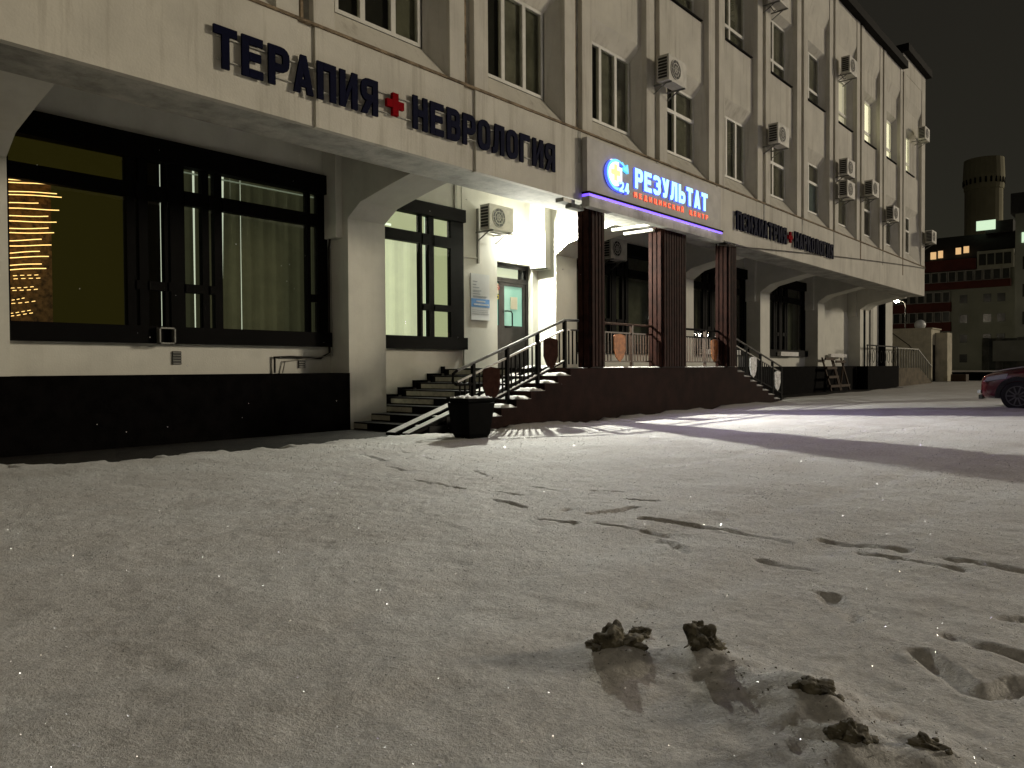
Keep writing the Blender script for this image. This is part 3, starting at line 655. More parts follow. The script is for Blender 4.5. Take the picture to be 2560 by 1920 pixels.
def letter(ch, X0, Z0, H, y, depth, wm=1.0, t=.19, slope=0, w=.62):
    """letter mesh in world coordinates, facing -Y; width in metres = w*H*wm; material 0 face, 1 sides"""
    S = glyph(ch, w, t); mb = MB(); e = 0
    def T(p, yy): return (X0+p.x*H*wm, yy, Z0+p.y*H+slope*p.x*H*wm)
    for kd, pts, cl in S:
        yf = y-depth-e; e += .0012
        if kd == 'p':
            n = len(pts); vs = [T(p, yf) for p in pts]+[T(p, y) for p in pts]
            mb.add(vs, [tuple(range(n))], 0); mb.add(vs, [(i, (i+1) % n, n+(i+1) % n, n+i) for i in range(n)], 1)
        else:
            L_, R_ = ribbon(pts, t, cl); n = len(pts); vs = [T(p, yf) for p in L_]+[T(p, yf) for p in R_]+[T(p, y) for p in L_]+[T(p, y) for p in R_]
            rg = range(n if cl else n-1)
            mb.add(vs, [(i, (i+1) % n, n+(i+1) % n, n+i) for i in rg], 0)
            sd = [(i, (i+1) % n, 2*n+(i+1) % n, 2*n+i) for i in rg]+[(n+i, n+(i+1) % n, 3*n+(i+1) % n, 3*n+i) for i in rg]
            if not cl: sd += [(0, n, 3*n, 2*n), (n-1, 2*n-1, 4*n-1, 3*n-1)]
            mb.add(vs, sd, 1)
    return mb
def word(txt, xa, xb, z0, H, y, depth, mats, root, t=.19, gap=.16, zslope=0):
    n = len(txt); adv = (xb-xa+ (xb-xa)/n*gap)/n
    for i, ch in enumerate(txt):
        if ch == ' ': continue
        X0 = xa+i*adv; w_ = adv*(1-gap); wm = w_/(.62*H)
        place(letter(ch, X0, z0+zslope*(X0-xa), H, y, depth, wm, t), 'letter', mats, root)
sg = thing('wall_sign', 'large dark navy letters spelling ТЕРАПИЯ + НЕВРОЛОГИЯ with red cross on the fascia', 'sign', (7.7, YF, 4.7))
word('ТЕРАПИЯ', 4.50, 6.88, 4.50, .475, YF-.035, .03, [M_navy, M_navy], sg, t=.20, gap=.17)
word('НЕВРОЛОГИЯ', 7.52, 10.87, 4.50, .475, YF-.035, .03, [M_navy, M_navy], sg, t=.20, gap=.17)
place(letter('+', 7.02, 4.585, .31, YF-.035, .05, 1, .34, w=1.0), 'cross', [M_red, M_red], sg)
place(MB().box(4.55, 10.8, YF-.032, YF-.012, 4.86, 4.875).box(4.55, 10.8, YF-.032, YF-.012, 4.60, 4.615), 'mounting_rail', M_soff, sg)
sg2 = thing('wall_sign', 'dark navy letters spelling ПСИХИАТРИЯ + НАРКОЛОГИЯ with red cross on the far fascia', 'sign', (22, YF, 4.7))
word('ПСИХИАТРИЯ', 18.33, 21.62, 4.50, .46, YF-.035, .05, [M_navy, M_navy], sg2, t=.20, gap=.17)
word('НАРКОЛОГИЯ', 22.25, 25.6, 4.50, .46, YF-.035, .05, [M_navy, M_navy], sg2, t=.20, gap=.17)
place(letter('+', 21.76, 4.585, .31, YF-.035, .05, 1, .34, w=1.0), 'cross', [M_red, M_red], sg2)

# the lit sign
M_panel = mat('sign_panel_grey', (.40, .385, .36), .55, var=.10, vscale=2.0, grime=.2)
ls = thing('lit_sign', 'illuminated panel sign РЕЗУЛЬТАТ МЕДИЦИНСКИЙ ЦЕНТР with round 24 logo over the porch', 'sign', (14.5, 8.2, 4.3))
place(BX(11.72, 17.25, 8.16, YF-.035, 4.30, 5.30), 'panel', M_panel, ls)
place(BX(11.72, 17.25, 8.12, YF-.035, 4.21, 4.262), 'led_strip', M_led, ls)
place(BX(11.70, 17.27, 8.10, YF-.035, 4.262, 4.298), 'ledge', M_black, ls)
la = bpy.data.lights.new('led_strip_light', 'AREA'); la.shape = 'RECTANGLE'; la.size = 5.4; la.size_y = .04; la.energy = 112; la.color = (.66, .52, 1)
lo_ = bpy.data.objects.new('led_strip_light', la); C.objects.link(lo_); lo_.parent = ls; lo_.location = (0, -.10, -.06); lo_.rotation_euler = Vector((0, -1, -.35)).to_track_quat('-Z', 'Y').to_euler()
place(BX(11.70, 17.27, 8.10, YF-.035, 4.02, 4.208), 'base_board', M_soff, ls)
yL = 8.155
word('РЕЗУЛЬТАТ', 13.33, 16.50, 4.635, .40, yL, .03, [M_cyan, M_blue_e], ls, t=.225, gap=.15)
word('МЕДИЦИНСКИЙ ЦЕНТР', 13.33, 16.56, 4.455, .105, yL, .012, [M_red_e, M_red_s], ls, t=.17, gap=.46)
# logo: open ring with an arrow head, cross, 24
cx, cz = 12.66, 4.765; pts = [Vector((cx+.34*math.cos(a), cz+.27*math.sin(a))) for a in [R(48+8*k) for k in range(0, 33)]]
L_, R_ = ribbon(pts, .058); mb = MB(); n = len(pts); yf = yL-.05
wd = [(.35+.65*min(1, k/8)) for k in range(n)]
Lw = [pts[i]+(L_[i]-pts[i])*wd[i] for i in range(n)]; Rw = [pts[i]+(R_[i]-pts[i])*wd[i] for i in range(n)]
vs = [(p.x, yf, p.y) for p in Lw]+[(p.x, yf, p.y) for p in Rw]+[(p.x, yL, p.y) for p in Lw]+[(p.x, yL, p.y) for p in Rw]
mb.add(vs, [(i, i+1, n+i+1, n+i) for i in range(n-1)], 0); mb.add(vs, [(i, i+1, 2*n+i+1, 2*n+i) for i in range(n-1)]+[(n+i, n+i+1, 3*n+i+1, 3*n+i) for i in range(n-1)], 1)
place(mb, 'logo_ring', [M_cyan2, M_blue_e], ls)
place(MB().prism([(12.86, 4.915), (13.06, 4.86), (13.03, 5.03)], yL-.052, yL, 'y').bar((12.84, yL-.02, 5.03), (12.97, yL-.02, 4.94), .04, .05), 'logo_arrow', M_cyan2, ls)
def crossm(cx, cz, r, t, y0, y1): return MB().prism([(cx-t, cz-r), (cx+t, cz-r), (cx+t, cz-t), (cx+r, cz-t), (cx+r, cz+t), (cx+t, cz+t), (cx+t, cz+r), (cx-t, cz+r), (cx-t, cz+t), (cx-r, cz+t), (cx-r, cz-t), (cx-t, cz-t)], y0, y1, 'y')
place(crossm(12.60, 4.80, .235, .125, yL-.04, yL), 'logo_halo', M_white_e, ls)
place(crossm(12.60, 4.80, .155, .05, yL-.05, yL-.041), 'logo_cross', M_yel_e, ls)
word('24', 12.70, 13.06, 4.455, .205, yL, .06, [M_cyan, M_blue_e], ls, t=.22, gap=.10)

# ------------------------------------------------------------------ porch: platform, steps, ramp, pillars
PZ = 1.05; YPF = 8.45
po_ = thing('entrance_porch', 'raised dark porch with steps down on both sides under the lit sign', 'porch', (14.5, 9.8, 0))
place(BX(11.57, 18.85, YPF, YW-.01, 0, PZ), 'platform', M_maroon, po_)
place(BX(11.57, 18.85, YPF+.12, YW-.012, PZ, PZ+.012), 'floor', M_step, po_)
for k in range(7):
    xa = 8.45+.39*k; z = .13*(k+1)
    place(BX(xa, 11.57, YPF+.004*k+.5, YW-.01, z-.13+.0005, z), 'step', M_step, po_)
    # lighter tile on the part of the riser next to the wall
    wd_ = 1.05-.07*k
    place(BX(xa-.006, xa-.001, YW-.75-1.0*(k+1)/7, YW-.16, z-.110, z-.026), 'riser_tile', M_stepl, po_)
    place(MB().prism([(xa-.10, z-.10), (xa-.002, z-.10), (xa-.002, z+.0005), (xa+.29, z+.0005), (xa+.29, z+.05), (xa-.10, z+.05)], YW-.04, YW-.012, 'y'), 'skirting', M_plinth, po_)
    xa += .39
    # front string wall, stepped, with a snow cap each
    if k: place(BX(xa+.0, xa+.39, YPF, YPF+.498, 0, z), 'string_wall', M_maroon, po_)
    else: place(BX(xa+.1, xa+.39, YPF, YPF+.498, 0, z), 'string_wall', M_maroon, po_)
place(BX(11.18, 11.569, YPF+.535, YW-.01, .9105, 1.049), 'step', M_step, po_); place(BX(11.18-.006, 11.18-.001, YW-1.8, YW-.16, .935, 1.025), 'riser_tile', M_stepl, po_)
place(BX(11.08, 11.18, YW-.04, YW-.012, .96, 1.10), 'skirting', M_plinth, po_)
def capmesh(xa, xb, y0, y1, z, h=.045, seed=0):
    r = random.Random(seed); nx_, ny_ = 9, 6; vs = []; fs = []
    for i in range(nx_):
        for j in range(ny_):
            u, v = i/(nx_-1), j/(ny_-1); ed = min(1, 4*min(u, 1-u, v, 1-v)+.0); hh = h*math.sqrt(max(0, ed))*(.75+.5*r.random())
            jx = (.012*(r.random()-.5)); vs.append((xa+(xb-xa)*u+jx, y0+(y1-y0)*v+jx, z+.002+hh))
    for i in range(nx_-1):
        for j in range(ny_-1): fs.append((i*ny_+j, (i+1)*ny_+j, (i+1)*ny_+j+1, i*ny_+j+1))
    mb = MB(); mb.add(vs, fs); mb.box(xa+.012, xb-.012, y0+.01, y1-.01, z+.0005, z+.006); return mb
for k in range(0, 7):
    xa = 8.84+.39*k; z = .13*(k+1)
    place(capmesh(xa+(.12 if k == 0 else .02), xa+.385, YPF-.03, YPF+.42, z, .05 if k else .03, k), 'snow_cap', M_cap, po_, smooth=True)
# thin snow lines on the treads
for k in range(7):
    xa = 8.45+.39*k; z = .13*(k+1)
    place(capmesh(xa+.005, xa+.12, YPF+.6, YW-1.9, z, .010, 40+k), 'snow_cap', M_cap, po_, smooth=True)
place(capmesh(11.6, 18.8, YPF-.025, YPF+.13, PZ, .022, 77), 'snow_cap', M_cap, po_, smooth=True)
# right flight
for k in range(8):
    xa = 18.85+.40*k; z = PZ-.13*(k+1)+.0
    if z < .03: continue
    place(BX(xa, xa+.40, YPF, YW-.5, 0, z), 'step', M_maroon, po_)
    place(capmesh(xa+.03, xa+.40, YPF-.03, YPF+.35, z, .04, 60+k), 'snow_cap', M_cap, po_, smooth=True)
# wheel ramp of two steel channels running down the left steps
def ramp(y0, y1):
    x0_, x1_, z1_ = 8.05, 11.62, 1.06
    mb = MB().add([(x0_, y0, .03), (x1_, y0, z1_+.03), (x1_, y1, z1_+.03), (x0_, y1, .03), (x0_, y0, -.02), (x1_, y0, z1_-.03), (x1_, y1, z1_-.03), (x0_, y1, -.02)],
                  [(0,1,2,3), (4,7,6,5), (0,4,5,1), (3,2,6,7), (0,3,7,4), (1,5,6,2)])
    place(mb, 'ramp_channel', M_rail, po_)
    place(MB().add([(x0_, y0+.02, .048), (x1_, y0+.02, z1_+.048), (x1_, y1-.02, z1_+.048), (x0_, y1-.02, .048)], [(0,1,2,3)]), 'ramp_snow', M_cap, po_)
ramp(9.30, 9.54); ramp(8.98, 9.20) if False else ramp(8.97, 9.17)

# fluted pillars
def pillar(xa, xb, d, label):
    y0 = 8.34; y1 = y0+d+.2
    c = place(BX(xa, xb, y0+.03, y1, PZ, 4.17), 'pillar', M_slatb, po_, label)
    n = max(3, round((xb-xa)/.112)); st_ = (xb-xa)/n
    for i in range(n):
        s = MB().box(xa+i*st_+.018, xa+(i+1)*st_-.018, y0-.012, y0+.029, PZ+.02, 4.10); o = s.build('slat', M_slat); o.parent = c; 
    m_ = max(2, round((d+.17)/.112)); sy = (d+.17)/m_
    for i in range(m_):
        s = MB().box(xa-.04, xa-.001, y0+.03+i*sy+.015, y0+.03+(i+1)*sy-.015, PZ+.02, 4.10); o = s.build('slat', M_slat); o.parent = c
    return c
pillar(12.10, 12.55, .10, 'narrow pillar at the left end of the porch')
pillar(14.84, 15.86, .16, 'broad middle pillar of the porch')
pillar(18.10, 18.52, .16, 'narrow pillar at the right end of the porch')
# battens under the porch soffit
for (xb_, z_) in ((14.46, 4.08), (14.52, 3.97)):
    o = BX(xb_, xb_+.07, 8.42, 9.42 if z_ > 4.05 else 9.15, z_, z_+.055).build('ceiling_batten', M_duct)
    tag(o, 'pale batten hanging under the porch ceiling, the ' + ('upper' if z_ > 4.05 else 'lower') + ' of two', 'batten', 'battens under the porch ceiling')
# loose brackets where the sign meets the left pillar
o = MB().box(11.2, 11.55, 8.32, 8.5, 4.06, 4.13).box(11.5, 11.9, 8.36, 8.5, 4.0, 4.08).build('conduit_bracket', M_galv); tag(o, 'stained pair of brackets on the soffit left of the first porch pillar', 'bracket'); o['kind']='stuff'

# ------------------------------------------------------------------ railings
def shield(mb_x, y, z0, z1, w, t=.02):
    h = z1-z0; p = [(mb_x-w/2, z1-.05), (mb_x-w/2+.03, z1-.03), (mb_x, z1), (mb_x+w/2-.03, z1-.03), (mb_x+w/2, z1-.05), (mb_x+w/2, z0+h*.42), (mb_x+w*.3, z0+h*.15), (mb_x, z0), (mb_x-w*.3, z0+h*.15), (mb_x-w/2, z0+h*.42)]
    return MB().prism(p, y-t/2, y+t/2, 'y')
def railing(name, label, p0, p1, posts, plaques, mats, H=.90, inner=.72, pitch=.115, pw=.45, snow=False):
    """runs along X from p0 to p1 (x,z) at y; slopes with the stair"""
    (xa, za), (xb, zb), y = p0, p1, 8.62
    r = thing('railing', label, 'railing', (xa, y, za), 'porch railings')
    mp, mh, mq = mats; zf = lambda x_: za+(zb-za)*(x_-xa)/(xb-xa)
    place(MB().tube([(xa, y, zf(xa)+H), (xb, y, zf(xb)+H)], .026, 8), 'handrail', mh, r)
    place(MB().bar((xa, y, zf(xa)+inner), (xb, y, zf(xb)+inner), .03, .03), 'upper_rail', mh, r)
    place(MB().bar((xa, y, zf(xa)+.13), (xb, y, zf(xb)+.13), .035, .03), 'lower_rail', mp, r)
    if snow: place(MB().bar((xa, y, zf(xa)+.155), (xb, y, zf(xb)+.155), .03, .018), 'rail_snow', M_cap, r)
    for x_ in posts: place(MB().box(x_-.03, x_+.03, y-.03, y+.03, max(zf(x_)-.14, .0), zf(x_)+H-.01), 'post', mp, r)
    x_ = xa+.06
    while x_ < xb-.03:
        if all(abs(x_-q) > .05 for q in posts) and all(abs(x_-q) > pw/2+.01 for q in plaques):
            place(MB().box(x_-.011, x_+.011, y-.011, y+.011, zf(x_)+.14, zf(x_)+inner-.01), 'baluster', mp, r)
        x_ += pitch
    for q, x_ in enumerate(plaques):
        place(shield(x_, y-.01, zf(x_)+.12, zf(x_)+.70, pw), 'plaque', mq[q % len(mq)], r)
    return r
# left flight rail: x 8.95..12.4
rl_ = railing('railing', 'dark stair railing with two brown shield plaques on the left steps', (8.75, .12), (11.62, 1.05), (9.12, 9.97, 10.80, 11.62), (9.55, 11.18), (M_rail, M_hand, [M_plaqd]), snow=True, pw=.42)
place(MB().tube([(8.75, 8.62, 1.02), (8.66, 8.62, .97), (8.65, 8.62, .84), (8.72, 8.62, .80), (9.12, 8.62, .80)], .026, 8), 'handrail_end', M_rail, rl_)
place(MB().tube([(11.62, 8.62, 1.95), (12.12, 8.62, 1.96)], .026, 8), 'handrail', M_hand, rl_)
place(MB().bar((11.62, 8.62, 1.77), (12.12, 8.62, 1.77), .03), 'upper_rail', M_hand, rl_)
for x_ in (11.75, 11.87, 12.0): place(MB().box(x_-.011, x_+.011, 8.609, 8.631, 1.12, 1.76), 'baluster', M_rail, rl_)
railing('railing', 'copper brown railing with an orange shield plaque between left and middle porch pillars', (12.56, 1.05), (14.83, 1.05), (13.98,), (13.50,), (M_railc, M_railc, [M_plaq]), pw=.44)
railing('railing', 'brown railing with a pinkish orange shield plaque between middle and right porch pillars', (15.87, 1.05), (18.09, 1.05), (17.35,), (17.85,), (M_railc, M_rail, [M_plaq]), pw=.36, pitch=.13)
railing('railing', 'steel stair railing with two shield plaques coloured white for the light on them on the right steps', (18.55, 1.02), (22.2, .16), (19.75, 20.7, 21.55, 22.2), (20.2, 21.9), (M_rail, M_hand, [M_plaqw]), pw=.42, pitch=.14)

# ------------------------------------------------------------------ planter by the steps
pt_ = thing('planter', 'black square tapered planter with snow on its rim at the foot of the left steps', 'planter', (8.15, 7.75, 0))
def taper(cx, cy, z0, z1, w0, w1, rot):
    c_, s_ = math.cos(rot), math.sin(rot); vs = []
    for z, w in ((z0, w0*.8), (z0+.09, w0), (z1, w1)):
        for sx_, sy_ in ((-1,-1), (1,-1), (1,1), (-1,1)):
            a, b = sx_*w/2, sy_*w/2; vs.append((cx+a*c_-b*s_, cy+a*s_+b*c_, z))
    fs = [(0,3,2,1)]+[(4*l+i, 4*l+(i+1) % 4, 4*l+4+(i+1) % 4, 4*l+4+i) for l in (0, 1) for i in range(4)]+[(8,9,10,11)]
    return MB().add(vs, fs)
place(taper(8.15, 7.75, 0.02, .555, .40, .50, R(-8)), 'pot', M_pot, pt_, bevel=.015)
place(taper(8.15, 7.75, .54, .585, .52, .52, R(-8)), 'rim', M_pot, pt_, bevel=.01)
s = MB(); r2 = random.Random(4); n = 15; vs = []; fs = []
for i in range(n):
    for j in range(n):
        u, v = i/(n-1)*2-1, j/(n-1)*2-1; e_ = max(abs(u), abs(v)); z = .588 + (.05*r2.random()+.02)*(e_ > .55)*(1 if e_ < .95 else .2) - .02*(e_ < .5)
        a, b = u*.25, v*.25; c_, s_ = math.cos(R(-8)), math.sin(R(-8)); vs.append((8.15+a*c_-b*s_, 7.75+a*s_+b*c_, z))
for i in range(n-1):
    for j in range(n-1): fs.append((i*n+j, (i+1)*n+j, (i+1)*n+j+1, i*n+j+1))
place(MB().add(vs, fs), 'snow', M_cap, pt_, smooth=True)

# ------------------------------------------------------------------ door floodlight
lamp = thing('wall_lamp', 'blindingly bright lamp on the wall under the air conditioner beside the door', 'lamp', (13.40, 11.2, 3.90))
place(BX(13.36, 13.44, YW-.05, YW-.001, 4.05, 4.16), 'housing', M_acw, lamp)
place(MB().tube([(13.40, YW-.002, 3.90), (13.40, YW-.08, 3.90), (13.40, YW-.11, 3.90)], [.152, .145, .08], 20), 'lens', M_lampg, lamp)
for nm_, kd_, en_ in (('wall_lamp_flood', 'AREA', 920), ('wall_lamp_spill', 'POINT', 170)):
    pl_ = bpy.data.lights.new(nm_, kd_); pl_.energy = en_; pl_.color = (1, 1.0, .86)
    if kd_ == 'AREA': pl_.shape = 'DISK'; pl_.size = .12
    else: pl_.shadow_soft_size = .05
    plo = bpy.data.objects.new(nm_, pl_); C.objects.link(plo); plo.parent = lamp; plo.location = (0, -.16, -.02) if kd_ == 'AREA' else (0, .05, -.0)
    plo.rotation_euler = Vector((.10, -1, -.35)).to_track_quat('-Z', 'Y').to_euler()

# ------------------------------------------------------------------ air conditioners
ac0 = thing('air_conditioner', 'x', 'air conditioner', (0, 0, 0), 'air conditioners on the facade')
def p0(mb, name, mt, **k): o = mb.build(name, mt, **k); o.parent = ac0; return o
p0(BX(-.39, .39, -.14, .14, 0, .54), 'casing', M_acw, bevel=.015)
s = MB()
for k in range(22):
    a0, a1 = k/22*2*math.pi, (k+1)/22*2*math.pi
    for rr in (.20, .13, .06): s.bar((-.10+rr*math.cos(a0), -.152, .27+rr*math.sin(a0)), (-.10+rr*math.cos(a1), -.152, .27+rr*math.sin(a1)), .012, .012)
for k in range(8): a0 = k/8*2*math.pi; s.bar((-.10, -.153, .27), (-.10+.2*math.cos(a0), -.153, .27+.2*math.sin(a0)), .006)
p0(s, 'fan_grille', M_acw); p0(MB().disc((-.10, -.143, .27), .205, 'y', 24, .008), 'fan', M_acd)
s = MB()
for k in range(7): s.box(-.405, -.391, -.10, .10, .06+k*.063, .10+k*.063)
p0(s, 'side_louvre', M_acd)
for bx_ in (-.285, .285): p0(MB().box(bx_-.015, bx_+.015, -.16, .42, -.03, -.001).bar((bx_, .30, -.20), (bx_, -.02, -.02), .022), 'bracket', M_galv)
p0(MB().tube([(.39, .05, .2), (.44, .08, .18), (.45, .30, .1), (.45, .42, .3)], .014, 6), 'hose', M_cable)
ACS = [(14.68, 8.04, 7.0, 'air conditioner high above the lit sign, left of a white-framed window'), (20.53, 8.04, 6.98, 'air conditioner above the right part of the far lettering, on the second floor'),
       (26.3, 8.04, 7.22, 'upper one of two stacked air conditioners on the far facade'), (26.3, 8.04, 6.52, 'lower one of two stacked air conditioners on the far facade'),
       (29.05, 8.04, 7.02, 'air conditioner just right of the stacked pair'), (31.75, 8.04, 6.55, 'air conditioner on the second floor two bays before the far corner'),
       (26.5, 8.04, 10.55, 'air conditioner under the roof edge, above a third-floor window'), (36.6, 8.04, 10.65, 'air conditioner near the far corner by the bright top-floor window'),
       (37.95, 8.04, 6.45, 'air conditioner sticking out past the far corner of the building'), (20.5, 8.04, 10.72, 'air conditioner cut off by the top of the picture'),
       (12.47, 11.05, 4.0, 'air conditioner over the entrance door with snow on its lower edge'), (17.05, 11.02, 3.86, 'shaded air conditioner behind the porch pillars')]
for i, (x_, y_, z_, lb) in enumerate(ACS):
    if i == 0: o = ac0
    else:
        o = ac0.copy(); C.objects.link(o)
        for ch in [c1 for c1 in ac0.children if not (i == 10 and c1.name.startswith('hose'))]: c_ = ch.copy(); C.objects.link(c_); c_.parent = o
    o.location = (x_, y_, z_); o['label'] = lb
o = capmesh(12.12, 12.86, 10.86, 10.99, 3.93, .03, 5).build('snow_patch', M_cap, smooth=True); tag(o, 'thin line of snow on the bracket under the entrance air conditioner', 'snow patch')

# ------------------------------------------------------------------ ducts, cables, vents
tag(BX(14.02, 14.19, 10.95, YW-.003, 3.38, ZCEIL-.03).build('duct_box', M_duct), 'white vertical duct box on the wall right of the door', 'duct')
tag(BX(11.50, 11.56, YW-.05, YW-.003, 4.36, ZCEIL).build('cable_duct', M_ductd), 'short cable duct above the right end of the bright window', 'duct')
tag(BX(12.19, 12.23, YW-.06, YW-.003, 3.32, 4.5).build('cable_duct', M_ductd), 'vertical cable duct below the entrance air conditioner', 'duct')
tag(MB().box(11.78, 12.188, YW-.03, YW-.003, 3.42, 3.45).box(11.76, 11.79, YW-.03, YW-.003, 1.1, 3.45).build('cable_duct', M_duct), 'thin cable duct turning down beside the bright window', 'duct')
tag(BX(9.3, 14.2, 9.26, 9.32, 4.60, 4.68).build('ceiling_conduit', M_duct), 'white conduit running along the ceiling of the entrance bay', 'duct')
o = MB().tube([(8.27, 11.32, 4.2), (8.27, 11.3, 3.5), (8.28, 11.28, 3.35), (8.30, 11.34, 3.2), (8.29, 11.34, 1.35), (8.1, 11.34, 1.25), (7.5, 11.35, 1.27), (7.2, 11.36, 1.26), (7.2, 11.36, 1.0)], .022, 6).build('cable', M_cable)
tag(o, 'grey cables running down beside the second column and under the window', 'cable')
o = MB().tube([(8.33, 11.34, 3.2), (8.32, 11.30, 1.3), (7.4, 11.36, 1.19), (7.35, 11.36, 1.0)], .014, 6).build('cable', M_ductd); tag(o, 'thin pale cable beside the dark one near the second column', 'cable')
def vent(xc, zc, w, lb):
    v = thing('wall_vent', lb, 'vent', (xc, YW, zc)); place(BX(xc-w/2, xc+w/2, YW-.02, YW-.001, zc-.1, zc+.1), 'backing', M_acd, v)
    for k in range(5): place(BX(xc-w/2, xc+w/2, YW-.03, YW-.0205, zc-.09+k*.04, zc-.075+k*.04), 'slat', M_galv, v)
vent(5.55, 1.24, .13, 'small square vent grille under the middle of the wide left window'); vent(7.75, 1.18, .13, 'small vent grille near the cables under the right end of the window')
tag(MB().box(5.18, 5.42, YW-.26, YW-.24, 1.44, 1.46).box(5.18, 5.20, YW-.26, YW-.161, 1.44, 1.68).box(5.40, 5.42, YW-.26, YW-.161, 1.44, 1.68).box(5.18, 5.42, YW-.26, YW-.24, 1.66, 1.68).build('metal_bracket', M_galv), 'square metal bracket on the black sill of the left window', 'bracket')
pts = [(17.3+ (38.0-17.3)*t/30, YF-.06, 3.98+(5.38-3.98)*t/30 + .25*((t/30)*(1-t/30))) for t in range(31)]
tag(MB().tube(pts, .012, 5).build('overhead_cable', M_cable), 'thin black cable rising along the far fascia from porch to corner', 'cable')
tag(MB().tube([(40.6, 10.75, .0), (40.6, 10.75, 4.94)], .17, 10).build('drainpipe', M_plinth), 'thick black drainpipe at the far end of the ground floor', 'pipe')
tag(MB().box(38.95, 39.35, 10.80, 10.865, 1.06, 4.9).build('pipe_casing', M_ductd), 'grey pipe casing left of the thick black drainpipe', 'pipe')

# far side porch railing, trestle
fr_ = thing('side_porch_railing', 'ornamental dark railing on the black block at the far end of the building', 'railing', (36.95, 10.4, 1.06))
place(MB().box(36.95, 42.15, 10.38, 10.43, 1.98, 2.04), 'handrail', M_rail, fr_)
for x_ in (37.0, 38.4, 39.9, 41.4, 42.12): place(BX(x_-.02, x_+.02, 10.385, 10.425, 1.06, 1.98), 'post', M_rail, fr_)
s = MB()
for k in range(8):
    c0 = 37.35+k*.62
    for q_ in range(12):
        a0, a1 = q_/12*2*math.pi, (q_+1)/12*2*math.pi; s.bar((c0+.18*math.cos(a0), 10.4, 1.5+.28*math.sin(a0)), (c0+.18*math.cos(a1), 10.4, 1.5+.28*math.sin(a1)), .018)
place(s, 'scrollwork', M_rail, fr_)
sp = thing('side_porch', 'brown side steps with sloping railing at the far end of the building', 'porch', (44, 10.6, 0))
place(MB().prism([(42.16, 0), (50, 0), (46.8, .95), (42.16, .95)], 10.45, 11.2, 'y'), 'ramp_wall', M_wood if False else mat('brown_render', (.13, .105, .07), .9, var=.2, grime=.3), sp)
for k in range(14):
    x_ = 42.3+k*.52; zt_ = .95 if x_ < 46.8 else .95-(x_-46.8)*.297
    place(BX(x_-.02, x_+.02, 10.5, 10.54, zt_, zt_+1.0), 'baluster', M_galv, sp)
place(MB().bar((42.2, 10.52, 1.97), (46.8, 10.52, 1.97), .05).bar((46.8, 10.52, 1.97), (50, 10.52, 1.0), .05), 'handrail', M_galv, sp)
tr = thing('wooden_trestle', 'orange-brown wooden pallet frames leaning against the black plinth', 'trestle', (33, 10.5, 0))
for (xa, xb) in ((31.9, 33.1), (33.15, 34.35)):
    for x_ in (xa, xb-.1): place(MB().bar((x_+.05, 10.35, .05), (x_+.05, 10.72, 1.42), .09, .05), 'upright', M_wood, tr)
    for k in range(4 if xa < 33 else 2):
        zz = .25+k*(.37 if xa < 33 else 1.0); place(MB().bar((xa, 10.35+.27*zz/1.4-.03, zz), (xb, 10.35+.27*zz/1.4-.03, zz), .05, .1), 'board', M_wood, tr)
place(MB().bar((33.2, 10.38, .2), (34.3, 10.6, 1.3), .05, .08), 'brace', M_wood, tr)

# ------------------------------------------------------------------ shed, low wall, bin
sh = thing('shed', 'small pale rendered shed with a round white vent on its roof', 'shed', (55.5, 14, 0))
place(BX(55, 57.4, 11.60, 18, 0, 3.42), 'wall', M_shed, sh)
place(BX(54.93, 57.5, 11.52, 18.1, 3.42, 3.50), 'roof', M_shed, sh)
place(BX(55.45, 55.9, 11.57, 11.599, .05, 2.4), 'door', M_black, sh)
place(BX(56.1, 57.5, 10.9, 11.58, 0, 3.2), 'annex', M_shed, sh)
place(MB().tube([(54.995, 14.0, 3.3), (54.99, 12.9, 2.4), (54.99, 12.6, 2.0)], .03, 5), 'cable', M_cable, sh)
vs = bmesh.new(); bmesh.ops.create_uvsphere(vs, u_segments=16, v_segments=10, radius=.42); me = bpy.data.meshes.new('roof_vent'); vs.to_mesh(me); vs.free(); me.materials.append(M_plate)
o = bpy.data.objects.new('roof_vent', me); C.objects.link(o); o.parent = sh; o.matrix_parent_inverse = Matrix.Translation(sh.location).inverted(); o.location = (55.4, 12.35, 3.72); o.scale = (1, .8, .8)
tag(MB().box(60, 60.35, -14, 11.5, 0, .62).box(59.95, 60.4, -14, 11.5, .62, .72, 1).build('low_wall', [M_plinth, M_cap]), 'low dark wall topped with snow behind the red car', 'wall')
tag(MB().box(55.6, 56.5, 9.75, 10.6, 0, .5).build('waste_bin', M_wood), 'low brown bin beside the shed', 'bin')
fn = thing('yard_fence', 'tall dim corrugated fence behind the snowy low wall', 'fence', (75, 0, 0))
for k in range(60):
    y_ = 12-k*.5; place(BX(75+.04*(k % 2), 75.06+.04*(k % 2), y_-.49, y_, 0, 3.3+.08*random.random()), 'panel', mat('fence_sheet_%d' % (k % 3), [(.10, .10, .075), (.075, .08, .065), (.13, .125, .10)][k % 3], .8, var=.3, vscale=1.2), fn)
place(BX(74.9, 74.95, 8.2, 11.2, 1.4, 3.1), 'poster_board', M_aptl, fn)

